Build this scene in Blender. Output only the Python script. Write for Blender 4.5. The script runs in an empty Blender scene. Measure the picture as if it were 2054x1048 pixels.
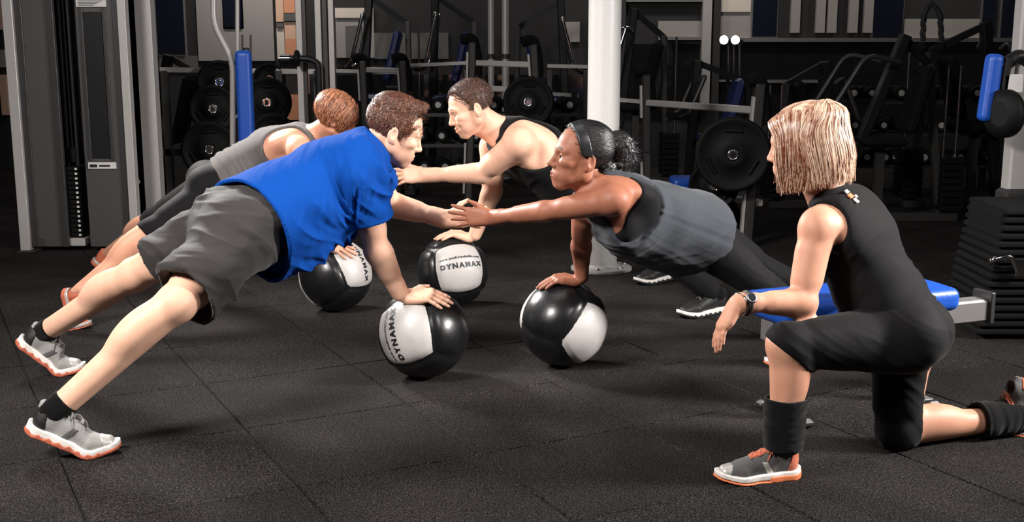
import bpy, bmesh, math, random
import numpy as np
from mathutils import Vector, Matrix

# ---------------------------------------------------------------- camera, world, light, exposure
scene = bpy.context.scene
COL = scene.collection
FPX, CXP, CYP, HORIZON, CAM_H = 2352.0, 1027.0, 524.0, 79.0, 1.32
PITCH = math.atan((CYP - HORIZON) / FPX)
cam_data = bpy.data.cameras.new('camera')
cam_data.sensor_width = 36.0
cam_data.lens = 36.0 * FPX / 2054.0
cam_data.clip_end = 100
cam = bpy.data.objects.new('camera', cam_data)
COL.objects.link(cam)
cam.location = (0, 0, CAM_H)
cam.rotation_euler = (math.pi / 2 - PITCH, 0, 0)
scene.camera = cam

scene.view_settings.view_transform = 'Standard'
scene.view_settings.look = 'None'
scene.view_settings.gamma = 1
scene.view_settings.exposure = 0.0
scene.view_settings.use_curve_mapping = False

world = bpy.data.worlds.new('world')
scene.world = world
world.use_nodes = True
world.node_tree.nodes['Background'].inputs[0].default_value = (0.55, 0.6, 0.7, 1)
world.node_tree.nodes['Background'].inputs[1].default_value = 0.012


def area_light(name, loc, target, size, power, color=(1, 1, 1), size_y=None, spread=180):
    d = bpy.data.lights.new(name, 'AREA')
    d.shape = 'RECTANGLE'
    d.size = size
    d.size_y = size_y or size
    d.energy = power
    d.color = color
    d.spread = math.radians(spread)
    o = bpy.data.objects.new(name, d)
    COL.objects.link(o)
    o.location = loc
    o.rotation_euler = (Vector(target) - Vector(loc)).to_track_quat('-Z', 'Y').to_euler()
    return o


area_light('key_softbox', (2.2, 1.2, 3.6), (0.2, 4.4, 0.4), 1.0, 24, (1.0, 0.96, 0.92), spread=100)
area_light('fill_softbox', (-3.0, 1.4, 3.6), (-0.7, 4.4, 0.5), 1.0, 132, (1.0, 0.96, 0.92), spread=100)
area_light('rim_softbox', (4.2, 3.5, 2.2), (0.2, 4.2, 0.7), 0.7, 92, (1.0, 0.97, 0.94), spread=80)
area_light('rim_softbox', (-2.7, 6.95, 2.4), (-0.2, 5.0, 0.8), 0.6, 70, (1.0, 0.97, 0.94), spread=80)
area_light('overhead_panel', (-0.2, 4.6, 4.1), (-0.2, 4.6, 0.0), 2.4, 24, (1.0, 0.97, 0.94), size_y=1.6)
area_light('added_back_light', (-2.6, 9.8, 4.1), (-2.6, 9.8, 0.0), 2.0, 18, (0.95, 0.97, 1.0), size_y=0.6)  # unseen ceiling lights, added to lift the dark background
area_light('added_back_light', (2.6, 9.8, 4.1), (2.6, 9.8, 0.0), 2.0, 11, (0.95, 0.97, 1.0), size_y=0.6)

for _x in (-2.6, -1.6, 0.9, 2.3, 4.4):
    area_light('added_wall_light', (_x, 11.3, 3.3), (_x, 12.2, 1.5), 0.4, 9 if _x > -2 else 14, (1.0, 0.93, 0.86), size_y=0.15, spread=120)  # unseen lights added to brighten the upper back wall

# ---------------------------------------------------------------- coordinates of the place
_cp, _sp = math.cos(PITCH), math.sin(PITCH)


def at(px, py, Y):
    """world point seen along a line of sight at distance Y in front of the camera"""
    rx = (px - CXP) / FPX
    ry = (CYP - py) / FPX
    d = np.array([rx, _cp + _sp * ry, -_sp + _cp * ry])
    return np.array([0, 0, CAM_H]) + d * (Y / d[1])


def on_floor(px, py, z=0.0):
    rx = (px - CXP) / FPX
    ry = (CYP - py) / FPX
    d = np.array([rx, _cp + _sp * ry, -_sp + _cp * ry])
    return np.array([0, 0, CAM_H]) + d * ((z - CAM_H) / d[2])


def V(*a):
    return np.array(a if len(a) > 1 else a[0], dtype=float)


def unit(v):
    v = np.asarray(v, float)
    return v / (np.linalg.norm(v) + 1e-12)


def lerp(a, b, t):
    return np.asarray(a, float) * (1 - t) + np.asarray(b, float) * t


# ---------------------------------------------------------------- materials
def new_mat(name):
    m = bpy.data.materials.new(name)
    m.use_nodes = True
    nt = m.node_tree
    return m, nt, nt.nodes['Principled BSDF']


def srgb(r, g, b):
    def f(c):
        c /= 255.0
        return c / 12.92 if c <= 0.04045 else ((c + 0.055) / 1.055) ** 2.4
    return (f(r), f(g), f(b), 1)


def plain(name, col, rough=0.5, metal=0.0, noise=0.0, nscale=40.0, bump=0.0, bscale=80.0, spec=None, coat=0.0):
    """procedural material: base colour with grain, roughness breakup and fine relief"""
    m, nt, b = new_mat(name)
    b.inputs['Roughness'].default_value = rough
    b.inputs['Metallic'].default_value = metal
    if spec is not None:
        b.inputs['Specular IOR Level'].default_value = spec
    if coat:
        b.inputs['Coat Weight'].default_value = coat
        b.inputs['Coat Roughness'].default_value = 0.15
    tc = nt.nodes.new('ShaderNodeTexCoord')
    n = nt.nodes.new('ShaderNodeTexNoise')
    n.inputs['Scale'].default_value = nscale
    n.inputs['Detail'].default_value = 4
    nt.links.new(tc.outputs['Object'], n.inputs['Vector'])
    ramp = nt.nodes.new('ShaderNodeMix')
    ramp.data_type = 'RGBA'
    c = np.array(col[:3])
    ramp.inputs[6].default_value = (*(c * (1 - noise)), 1)
    ramp.inputs[7].default_value = (*np.clip(c * (1 + noise), 0, 1), 1)
    nt.links.new(n.outputs['Fac'], ramp.inputs[0])
    nt.links.new(ramp.outputs[2], b.inputs['Base Color'])
    if bump:
        n2 = nt.nodes.new('ShaderNodeTexNoise')
        n2.inputs['Scale'].default_value = bscale
        n2.inputs['Detail'].default_value = 3
        nt.links.new(tc.outputs['Object'], n2.inputs['Vector'])
        bp = nt.nodes.new('ShaderNodeBump')
        bp.inputs['Strength'].default_value = bump
        bp.inputs['Distance'].default_value = 0.004
        nt.links.new(n2.outputs['Fac'], bp.inputs['Height'])
        nt.links.new(bp.outputs['Normal'], b.inputs['Normal'])
    return m


def skin_mat(name, col, rough=0.42, sss=0.12):
    """skin: colour attribute 'tint' holds lips, brows, hair stubble; pores and mottling procedural"""
    m, nt, b = new_mat(name)
    at_ = nt.nodes.new('ShaderNodeAttribute')
    at_.attribute_name = 'tint'
    tc = nt.nodes.new('ShaderNodeTexCoord')
    n = nt.nodes.new('ShaderNodeTexNoise')
    n.inputs['Scale'].default_value = 22
    n.inputs['Detail'].default_value = 6
    nt.links.new(tc.outputs['Object'], n.inputs['Vector'])
    mx = nt.nodes.new('ShaderNodeMix')
    mx.data_type = 'RGBA'
    c = np.array(col[:3])
    mx.inputs[6].default_value = (*(c * np.array([0.86, 0.78, 0.75])), 1)
    mx.inputs[7].default_value = (*np.clip(c * np.array([1.1, 1.14, 1.15]), 0, 1), 1)
    nt.links.new(n.outputs['Fac'], mx.inputs[0])
    mu = nt.nodes.new('ShaderNodeMix')
    mu.data_type = 'RGBA'
    mu.blend_type = 'MULTIPLY'
    mu.inputs[0].default_value = 1
    nt.links.new(mx.outputs[2], mu.inputs[6])
    nt.links.new(at_.outputs['Color'], mu.inputs[7])
    nt.links.new(mu.outputs[2], b.inputs['Base Color'])
    b.inputs['Roughness'].default_value = rough
    b.inputs['Specular IOR Level'].default_value = .35
    b.inputs['Subsurface Weight'].default_value = sss
    b.inputs['Subsurface Radius'].default_value = (0.5, 0.2, 0.1)
    b.inputs['Subsurface Scale'].default_value = 0.02
    n2 = nt.nodes.new('ShaderNodeTexNoise')
    n2.inputs['Scale'].default_value = 350
    nt.links.new(tc.outputs['Object'], n2.inputs['Vector'])
    bp = nt.nodes.new('ShaderNodeBump')
    bp.inputs['Strength'].default_value = 0.12
    bp.inputs['Distance'].default_value = 0.001
    nt.links.new(n2.outputs['Fac'], bp.inputs['Height'])
    nt.links.new(bp.outputs['Normal'], b.inputs['Normal'])
    return m


def hair_mat(name, dark, light, rough=0.38, scale=70.0):
    """hair: strands vary between two colours by a per-strand attribute 'shade'"""
    m, nt, b = new_mat(name)
    a = nt.nodes.new('ShaderNodeAttribute')
    a.attribute_name = 'shade'
    tc = nt.nodes.new('ShaderNodeTexCoord')
    n = nt.nodes.new('ShaderNodeTexNoise')
    n.inputs['Scale'].default_value = scale
    n.inputs['Detail'].default_value = 5
    nt.links.new(tc.outputs['Object'], n.inputs['Vector'])
    md = nt.nodes.new('ShaderNodeMath')
    md.operation = 'ADD'
    nt.links.new(a.outputs['Fac'], md.inputs[0])
    nt.links.new(n.outputs['Fac'], md.inputs[1])
    m2 = nt.nodes.new('ShaderNodeMath')
    m2.operation = 'SUBTRACT'
    m2.use_clamp = True
    nt.links.new(md.outputs[0], m2.inputs[0])
    m2.inputs[1].default_value = 0.5
    mx = nt.nodes.new('ShaderNodeMix')
    mx.data_type = 'RGBA'
    mx.inputs[6].default_value = dark
    mx.inputs[7].default_value = light
    nt.links.new(m2.outputs[0], mx.inputs[0])
    nt.links.new(mx.outputs[2], b.inputs['Base Color'])
    b.inputs['Roughness'].default_value = rough
    return m


# ---------------------------------------------------------------- object helpers
def tag(o, label=None, cat=None, group=None, kind=None):
    if label: o['label'] = label
    if cat: o['category'] = cat
    if group: o['group'] = group
    if kind: o['kind'] = kind
    return o


def empty(name, loc=(0, 0, 0), rz=0.0):
    o = bpy.data.objects.new(name, None)
    o.empty_display_size = 0.1
    o.location = loc
    o.rotation_euler = (0, 0, rz)
    COL.objects.link(o)
    return o


def world_of(o):
    m = o.matrix_basis.copy()
    if o.parent is not None:
        m = world_of(o.parent) @ o.matrix_parent_inverse @ m
    return m


def link_mesh(name, me, mat, parent=None, smooth=False):
    o = bpy.data.objects.new(name, me)
    COL.objects.link(o)
    if mat: me.materials.append(mat)
    if parent is not None:
        o.parent = parent
        o.matrix_parent_inverse = world_of(parent).inverted()
    if smooth:
        me.polygons.foreach_set('use_smooth', np.ones(len(me.polygons), dtype=bool))
    return o


def mesh_np(name, verts, quads):
    me = bpy.data.meshes.new(name)
    n = len(verts)
    f = np.asarray(quads, dtype=np.int32)
    k = f.shape[1]
    me.vertices.add(n)
    me.vertices.foreach_set('co', np.asarray(verts, dtype=np.float32).ravel())
    me.loops.add(f.size)
    me.loops.foreach_set('vertex_index', f.ravel())
    me.polygons.add(len(f))
    me.polygons.foreach_set('loop_start', np.arange(0, f.size, k, dtype=np.int32))
    me.polygons.foreach_set('loop_total', np.full(len(f), k, dtype=np.int32))
    me.update(calc_edges=True)
    me.validate()
    return me


class MB:
    """collects boxes, bars, tubes and turned shapes for ONE mesh"""

    def __init__(self):
        self.v, self.f, self.s = [], [], []

    def add(self, vs, fs, smooth=False):
        o = len(self.v)
        self.v += [tuple(map(float, p)) for p in vs]
        self.f += [tuple(i + o for i in q) for q in fs]
        self.s += [smooth] * len(fs)
        return self

    def box(self, c, size, rot=None, bev=0.0):
        sx, sy, sz = [s / 2 for s in size]
        c = np.asarray(c, float)
        R = np.eye(3) if rot is None else np.asarray(rot)
        if bev <= 0:
            p = [(-sx, -sy, -sz), (sx, -sy, -sz), (sx, sy, -sz), (-sx, sy, -sz), (-sx, -sy, sz), (sx, -sy, sz), (sx, sy, sz), (-sx, sy, sz)]
            fs = [(0, 3, 2, 1), (4, 5, 6, 7), (0, 1, 5, 4), (1, 2, 6, 5), (2, 3, 7, 6), (3, 0, 4, 7)]
            return self.add([c + R @ np.array(q) for q in p], fs)
        b = min(bev, sx * .98, sy * .98, sz * .98)
        rings = []
        for z, i in ((-sz, b), (-sz + b, 0), (sz - b, 0), (sz, b)):
            x, y = sx - i, sy - i
            k = b * .6 if i == 0 else b * .35
            rings.append([(-x + k, -y, z), (x - k, -y, z), (x, -y + k, z), (x, y - k, z), (x - k, y, z), (-x + k, y, z), (-x, y - k, z), (-x, -y + k, z)])
        vs = [c + R @ np.array(q) for r in rings for q in r]
        fs = [tuple(range(7, -1, -1)), tuple(range(24, 32))]
        for r in range(3):
            for i in range(8):
                j = (i + 1) % 8
                fs.append((r * 8 + i, r * 8 + j, r * 8 + 8 + j, r * 8 + 8 + i))
        return self.add(vs, fs)

    def bar(self, a, b, w, h=None, up=(0, 0, 1), bev=0.0):
        """rectangular bar from a to b; w across, h along up"""
        a, b = np.asarray(a, float), np.asarray(b, float)
        h = h or w
        x = unit(b - a)
        u = np.asarray(up, float)
        if abs(x @ unit(u)) > .98: u = np.array([0, 1., 0])
        y = unit(np.cross(u, x))
        z = np.cross(x, y)
        return self.box((a + b) / 2, (np.linalg.norm(b - a), w, h), np.stack([x, y, z], 1), bev)

    def tube(self, pts, r, n=10, caps=True):
        """round tube along a polyline; r a number or one per point"""
        pts = [np.asarray(p, float) for p in pts]
        rs = r if hasattr(r, '__len__') else [r] * len(pts)
        t0 = unit(pts[1] - pts[0])
        u = np.cross(t0, (0, 0, 1.0))
        if np.linalg.norm(u) < 1e-3: u = np.cross(t0, (0, 1.0, 0))
        u = unit(u)
        vs = []
        for i, p in enumerate(pts):
            t = unit((pts[min(i + 1, len(pts) - 1)] - pts[i]) * 1.0 + (pts[i] - pts[max(i - 1, 0)]) * 1.0)
            u = unit(u - t * (u @ t))
            w = np.cross(t, u)
            for k in range(n):
                a = 2 * math.pi * k / n
                vs.append(p + rs[i] * (math.cos(a) * u + math.sin(a) * w))
        fs = []
        for i in range(len(pts) - 1):
            for k in range(n):
                j = (k + 1) % n
                fs.append((i * n + k, i * n + j, (i + 1) * n + j, (i + 1) * n + k))
        self.add(vs, fs, True)
        if caps:
            m = (len(pts) - 1) * n
            self.add(vs[:n], [tuple(range(n - 1, -1, -1))])
            self.add(vs[m:], [tuple(range(n))])
        return self

    def cyl(self, a, b, r, n=20, r2=None):
        return self.tube([a, b], [r, r if r2 is None else r2], n)

    def disc_profile(self, c, axis, prof, n=28):
        """turned shape: prof is (distance along axis, radius)"""
        ax = unit(axis)
        u = np.cross(ax, (0, 0, 1.0))
        if np.linalg.norm(u) < 1e-3: u = np.cross(ax, (0, 1.0, 0))
        u = unit(u)
        w = np.cross(ax, u)
        c = np.asarray(c, float)
        vs = [c + ax * s + r * (math.cos(2 * math.pi * k / n) * u + math.sin(2 * math.pi * k / n) * w) for s, r in prof for k in range(n)]
        fs = [(i * n + k, i * n + (k + 1) % n, (i + 1) * n + (k + 1) % n, (i + 1) * n + k) for i in range(len(prof) - 1) for k in range(n)]
        self.add(vs, fs, True)
        self.add(vs[:n], [tuple(range(n - 1, -1, -1))])
        self.add(vs[-n:], [tuple(range(n))])
        return self

    def build(self, name, mat, parent=None):
        me = bpy.data.meshes.new(name)
        me.from_pydata(self.v, [], self.f)
        me.polygons.foreach_set('use_smooth', np.array(self.s, dtype=bool))
        me.update()
        bm = bmesh.new()
        bm.from_mesh(me)
        bmesh.ops.recalc_face_normals(bm, faces=bm.faces)
        bm.to_mesh(me)
        bm.free()
        return link_mesh(name, me, mat, parent)


def arc_pts(p0, p1, p2, r, n=5):
    """polyline p0 - p1 - p2 with the corner at p1 rounded"""
    p0, p1, p2 = map(lambda q: np.asarray(q, float), (p0, p1, p2))
    a = p1 + unit(p0 - p1) * r
    b = p1 + unit(p2 - p1) * r
    return [p0] + [(1 - t) ** 2 * a + 2 * t * (1 - t) * p1 + t * t * b for t in np.linspace(0, 1, n)] + [p2]


def round_path(pts, r, n=5):
    pts = [np.asarray(p, float) for p in pts]
    out = [pts[0]]
    for i in range(1, len(pts) - 1):
        q = min(r, .45 * np.linalg.norm(pts[i] - pts[i - 1]), .45 * np.linalg.norm(pts[i + 1] - pts[i]))
        out += arc_pts(pts[i - 1], pts[i], pts[i + 1], q, n)[1:-1]
    return out + [pts[-1]]


def copy_tree(o, parent=None):
    c = o.copy()
    COL.objects.link(c)
    if parent is not None:
        c.parent = parent
    for ch in o.children:
        copy_tree(ch, c)
    return c


# ---------------------------------------------------------------- implicit modelling (smooth blends of tapered volumes)
class Prim:
    __slots__ = ('f', 'c', 'R', 'k', 'tag', 'sub')

    def __init__(self, f, c, R, k, tag, sub=False):
        self.f, self.c, self.R, self.k, self.tag, self.sub = f, np.asarray(c, np.float32), R, k, tag, sub


def rcone(a, b, r1, r2, k=.02, tag='', sub=False):
    a = np.asarray(a, np.float32); b = np.asarray(b, np.float32)
    ba = b - a
    L2 = float(ba @ ba) + 1e-12

    def f(P):
        q = P - a
        h = np.clip(q @ ba / L2, 0, 1)
        q = q - h[:, None] * ba
        return np.sqrt(np.einsum('ij,ij->i', q, q)) - (r1 + (r2 - r1) * h)
    return Prim(f, (a + b) / 2, math.sqrt(L2) / 2 + max(r1, r2), k, tag, sub)


def ellip(c, axes, r, k=.02, tag='', sub=False):
    c = np.asarray(c, np.float32); A = np.asarray(axes, np.float32); r = np.asarray(r, np.float32)

    def f(P):
        q = (P - c) @ A.T
        k0 = np.sqrt(((q / r) ** 2).sum(1))
        k1 = np.sqrt(((q / (r * r)) ** 2).sum(1)) + 1e-9
        return k0 * (k0 - 1) / k1
    return Prim(f, c, float(r.max()), k, tag, sub)


def econe(c0, c1, a0, b0, a1, b1, u, k=.03, tag='', sub=False, u1=None):
    """tapered tube with elliptic section: half-width a along u, half-depth b across it"""
    c0 = np.asarray(c0, np.float32); c1 = np.asarray(c1, np.float32)
    w = unit(c1 - c0)
    u = np.asarray(u, float)
    u = unit(u - w * (u @ w))
    v = np.cross(w, u)
    A = np.stack([u, v, w]).astype(np.float32)
    ba = c1 - c0
    L2 = float(ba @ ba) + 1e-12

    def f(P):
        q = P - c0
        h = np.clip(q @ ba / L2, 0, 1)
        q = (q - h[:, None] * ba) @ A.T
        aa = a0 + (a1 - a0) * h
        bb = b0 + (b1 - b0) * h
        cc = np.minimum(aa, bb)
        R = np.stack([aa, bb, cc], 1).astype(np.float32)
        k0 = np.sqrt(((q / R) ** 2).sum(1))
        k1 = np.sqrt(((q / (R * R)) ** 2).sum(1)) + 1e-6
        return np.where(k0 < 1e-3, -cc, k0 * (k0 - 1) / k1)
    return Prim(f, (c0 + c1) / 2, math.sqrt(L2) / 2 + max(a0, a1, b0, b1), k, tag, sub)


def rbox(c, axes, hs, r, k=.01, tag='', sub=False):
    c = np.asarray(c, np.float32); A = np.asarray(axes, np.float32); hs = np.asarray(hs, np.float32) - r

    def f(P):
        q = np.abs((P - c) @ A.T) - hs
        return np.sqrt((np.maximum(q, 0) ** 2).sum(1)) + np.minimum(q.max(1), 0) - r
    return Prim(f, c, float(np.linalg.norm(hs)) + r, k, tag, sub)


def ev(prims, P, off=0.0, kmul=1.0, far=0.6):
    P = np.asarray(P, np.float32)
    d = np.full(len(P), far, np.float32)
    for p in prims:
        q = P - p.c
        m = np.nonzero(np.einsum('ij,ij->i', q, q) < (p.R + .07 + p.k * kmul + off) ** 2)[0]
        if not len(m): continue
        k = max(p.k * kmul, 1e-5)
        dm = d[m]
        if p.sub:
            dp = -p.f(P[m])
            h = np.maximum(k - np.abs(dm - dp), 0) / k
            d[m] = np.maximum(dm, dp) + h * h * k * .25
        else:
            dp = p.f(P[m]) - off
            h = np.maximum(k - np.abs(dm - dp), 0) / k
            d[m] = np.minimum(dm, dp) - h * h * k * .25
    return d


def bounds(prims, pad=.03):
    lo = np.min([p.c - p.R for p in prims if not p.sub], 0) - pad
    hi = np.max([p.c + p.R for p in prims if not p.sub], 0) + pad
    return lo, hi


_CORN = np.array([(i, j, k) for i in (0, 1) for j in (0, 1) for k in (0, 1)])
_EDGE = [(0, 1), (2, 3), (4, 5), (6, 7), (0, 2), (1, 3), (4, 6), (5, 7), (0, 4), (1, 5), (2, 6), (3, 7)]


def surface(fn, lo, hi, h, B=8):
    """surface nets of fn = 0 inside the box, evaluated only near the surface"""
    lo = np.asarray(lo, float); hi = np.asarray(hi, float)
    nb = np.maximum(np.ceil((hi - lo) / (h * B)).astype(int), 1)
    bc = np.stack(np.meshgrid(*[np.arange(n) for n in nb], indexing='ij'), -1).reshape(-1, 3)
    dc = fn((lo + (bc + .5) * h * B).astype(np.float32)).reshape(nb)
    N = nb * B + 1
    keep = np.abs(dc) < h * B * 1.35
    G = np.repeat(np.repeat(np.repeat(np.where(dc < 0, -1, 1).astype(np.float32), B, 0), B, 1), B, 2)
    G = np.pad(G, ((0, 1), (0, 1), (0, 1)), mode='edge')
    need = np.zeros(N, bool)
    kb = np.argwhere(keep)
    for i, j, k in kb * B:
        need[i:i + B + 1, j:j + B + 1, k:k + B + 1] = True
    idx = np.argwhere(need)
    if not len(idx): return np.zeros((0, 3)), np.zeros((0, 4), int)
    vals = np.empty(len(idx), np.float32)
    for s in range(0, len(idx), 400000):
        vals[s:s + 400000] = fn((lo + idx[s:s + 400000] * h).astype(np.float32))
    G[need] = vals
    S = G < 0
    c = np.zeros(np.array(G.shape) - 1, np.int8)
    for a, b, e in _CORN:
        c += S[a:a + c.shape[0], b:b + c.shape[1], e:e + c.shape[2]]
    act = (c > 0) & (c < 8)
    ci = np.argwhere(act)
    cv = np.stack([G[ci[:, 0] + a, ci[:, 1] + b, ci[:, 2] + e] for a, b, e in _CORN], 1)
    acc = np.zeros((len(ci), 3)); cnt = np.zeros(len(ci))
    for a, b in _EDGE:
        va, vb = cv[:, a], cv[:, b]
        m = (va < 0) != (vb < 0)
        t = np.where(m, va / np.where(m, va - vb, 1), 0)
        acc += np.where(m[:, None], _CORN[a] + t[:, None] * (_CORN[b] - _CORN[a]), 0)
        cnt += m
    verts = lo + (ci + acc / cnt[:, None]) * h
    ids = np.full(act.shape, -1, np.int32)
    ids[act] = np.arange(len(ci))
    quads = []
    for ax in range(3):
        sl0 = [slice(None)] * 3; sl1 = [slice(None)] * 3
        sl0[ax] = slice(0, -1); sl1[ax] = slice(1, None)
        e = S[tuple(sl0)] != S[tuple(sl1)]
        p = np.argwhere(e)
        o1, o2 = [(1, 2), (2, 0), (0, 1)][ax]
        ok = (p[:, o1] > 0) & (p[:, o2] > 0) & (p[:, o1] < N[o1] - 1) & (p[:, o2] < N[o2] - 1)
        p = p[ok]
        ins = S[p[:, 0], p[:, 1], p[:, 2]]

        def cell(d1, d2):
            q = p.copy(); q[:, o1] -= d1; q[:, o2] -= d2
            return ids[q[:, 0], q[:, 1], q[:, 2]]
        q = np.stack([cell(1, 1), cell(0, 1), cell(0, 0), cell(1, 0)], 1)
        q = np.where(ins[:, None], q, q[:, ::-1])
        quads.append(q)
    quads = np.concatenate(quads)
    quads = quads[(quads >= 0).all(1)]
    return verts, quads


def weld(verts, quads):
    used = np.unique(quads)
    m = np.full(len(verts), -1, np.int64)
    m[used] = np.arange(len(used))
    return verts[used], m[quads]


def normals_of(fn, P, e=.003):
    g = np.stack([fn(P + np.array(d) * e) - fn(P - np.array(d) * e) for d in ((1, 0, 0), (0, 1, 0), (0, 0, 1))], 1)
    return g / (np.linalg.norm(g, axis=1, keepdims=True) + 1e-9)


_NR = np.random.RandomState(7).rand(64, 64, 64).astype(np.float32)


def vnoise(P):
    """smooth value noise in [-1,1]"""
    P = np.asarray(P, float) + 100
    i = np.floor(P).astype(int)
    f = P - i
    f = f * f * (3 - 2 * f)
    i0 = i % 64; i1 = (i + 1) % 64
    r = 0
    for a in (0, 1):
        for b in (0, 1):
            for c in (0, 1):
                w = (f[:, 0] if a else 1 - f[:, 0]) * (f[:, 1] if b else 1 - f[:, 1]) * (f[:, 2] if c else 1 - f[:, 2])
                r = r + w * _NR[(i1 if a else i0)[:, 0], (i1 if b else i0)[:, 1], (i1 if c else i0)[:, 2]]
    return r * 2 - 1


def vert_attr(me, name, rgb):
    a = me.color_attributes.new(name, 'FLOAT_COLOR', 'POINT')
    d = np.ones((len(me.vertices), 4), np.float32)
    d[:, :3] = rgb if np.ndim(rgb) == 2 else np.asarray(rgb)[:, None]
    a.data.foreach_set('color', d.ravel())


def cloth(name, fn, lo, hi, h, mat, parent, disp=None, shade=False):
    v, q = surface(fn, lo, hi, h)
    v, q = weld(v, q)
    if disp is not None:
        n = normals_of(fn, v)
        v = v + n * disp(v, n)[:, None]
    me = mesh_np(name, v, q)
    o = link_mesh(name, me, mat, parent, smooth=True)
    if shade:
        vert_attr(me, 'shade', .5 + .5 * vnoise(v * 60))
    return o


# ---------------------------------------------------------------- people
SEX = {
    'm': dict(pel=(.158, .118), wai=(.150, .118), che=(.172, .132), upc=(.150, .105), neck=.060, delt=.064, trap=.05,
              ua=(.055, .044), fa=(.046, .030), th=(.088, .058), sh=(.055, .037), calf=.052, glute=.098, head=1.0, hand=1.0),
    'f': dict(pel=(.158, .112), wai=(.120, .092), che=(.135, .104), upc=(.122, .086), neck=.046, delt=.048, trap=.034,
              ua=(.043, .036), fa=(.037, .025), th=(.082, .052), sh=(.048, .032), calf=.046, glute=.095, head=.96, hand=.92),
}


def head_frame(fwd, up):
    f = unit(fwd)
    u = np.asarray(up, float)
    u = unit(u - f * (u @ f))
    l = np.cross(u, f)
    return np.stack([f, l, u])          # rows: forward, left, up


def head_prims(c, A, s, smile=0.0, male=True):
    """skull, jaw, nose, lips, lids, ears; c between the ears, A rows forward/left/up"""
    def L(x, y, z): return c + s * (x * A[0] + y * A[1] + z * A[2])
    E = lambda x, y, z, rx, ry, rz, k=.02, sub=False: ellip(L(x, y, z), A, (rx * s, ry * s, rz * s), k * s, 'head', sub)
    C = lambda a, b, r1, r2, k=.01, sub=False: rcone(L(*a), L(*b), r1 * s, r2 * s, k * s, 'head', sub)
    P = [E(-.014, 0, .045, .097, .076, .080, .02), E(.030, 0, .012, .066, .066, .085, .03),
         E(.040, 0, -.045, .050, .054, .056, .03)]
    jw = 1.0 if male else .88
    P.append(C((.074, -.012, -.096), (.074, .012, -.096), .017, .017, .025))
    for y in (-1, 1):
        P.append(C((.004, y * .054 * jw, -.055), (.070, y * .018 * jw, -.096), .017, .015, .025))
        P.append(C((.004, y * .056 * jw, -.055), (.002, y * .060, -.01), .016, .014, .02))
        P.append(E(.066, y * .043, -.016, .024, .022, .018, .02))
        P.append(C((.089, y * .012, .026), (.076, y * .046, .024), .0125 if male else .0105, .010, .015))
        P.append(E(.060, y * .036, -.062, .026, .018, .024, .02))
    for y in (-1, 1):
        P.append(E(.101, y * .031, .004, .017, .019, .0105, .010, True))
    P.append(C((.093, 0, .014), (.112, 0, -.026), .0080, .0105, .012))
    P.append(E(.113, 0, -.029, .0115, .0105, .0095, .008))
    for y in (-1, 1):
        P.append(E(.101, y * .0125, -.033, .0115, .0075, .0075, .007))
    for y in (-1, 1):                                   # nostrils
        P.append(E(.107, y * .0065, -.0405, .005, .0032, .004, .003, True))
    P.append(E(.086, 0, -.066, .020, .032, .022, .02))
    w = .021 + .006 * smile
    zc = .006 * smile
    for y in (-1, 1):                                   # lips
        P.append(C((.1035, 0, -.0600), (.090, y * w, -.0650 + zc), .0052, .0028, .005))
        P.append(C((.1015, 0, -.0705), (.088, y * w * .9, -.0660 + zc), .0062, .0030, .005))
    for y in (-1, 1):
        P.append(C((.1115, 0, -.0650), (.095, y * (w + .003), -.0655 + zc), .0016 + .003 * smile, .0012, .003, True))
    if smile:
        for y in (-1, 1):
            P.append(E(.078, y * .040, -.036, .018, .014, .014, .012))
            P.append(C((.100, y * .024, -.032), (.090, y * .037, -.060), .0022, .0025, .006, True))
    for y in (-1, 1):                                   # upper and lower lid
        P.append(E(.0765, y * .031, .0045, .0160, .0165, .0150, .004))
        P.append(E(.0905, y * .032, .0022, .0070, .0125, .0040, .002, True))
    for y in (-1, 1):                                   # ear
        Ae = head_frame(A[0] * 1 + A[1] * y * .35 - A[2] * .0, A[2] - A[0] * .15)
        P.append(ellip(L(-.012, y * .0775, -.006), Ae, (.0185 * s, .0085 * s, .032 * s), .006 * s, 'head'))
        P.append(ellip(L(-.008, y * .0860, -.002), Ae, (.0105 * s, .0060 * s, .020 * s), .004 * s, 'head', True))
        P.append(rcone(L(-.002, y * .0775, -.022), L(.000, y * .0775, -.032), .007 * s, .006 * s, .006 * s, 'head'))
    return P


def head_tint(v, c, A, s, brow, lip, stub, skinmul=None):
    """natural colouring of the face: lips, brows, beard shadow, scalp"""
    q = ((v - c) @ A.T) / s
    x, y, z = q[:, 0], np.abs(q[:, 1]), q[:, 2]
    t = np.ones((len(v), 3))

    def mix(mask, colr):
        nonlocal t
        t = t * (1 - mask[:, None]) + np.asarray(colr)[None] * mask[:, None]
    sm = lambda e0, e1, u: np.clip((u - e0) / (e1 - e0), 0, 1) ** 2 * (3 - 2 * np.clip((u - e0) / (e1 - e0), 0, 1))
    if stub:
        m = sm(.02, .06, x) * sm(-.03, -.055, z) + sm(.0, -.05, z) * sm(.045, .06, y)
        mix(np.clip(m, 0, 1) * stub * (z < .0), (.55, .5, .5))
    if lip:
        m = ((x > .082) & (y < .026)).astype(float) * np.exp(-((z + .0655) / .0085) ** 4) * sm(.028, .020, y)
        mix(m * .75, lip)
    m = sm(.07, .075, x) * np.exp(-((z - (.0265 + .006 * np.sin(y * 60))) / .0042) ** 4) * sm(.010, .015, y) * sm(.052, .044, y)
    mix(m * .9, brow)
    m = np.exp(-(((y - .031) / .0145) ** 4 + ((z - .0062) / .0018) ** 2)) * (x > .08)
    mix(m * .8, tuple(.6 * b for b in brow))
    return t


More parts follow.
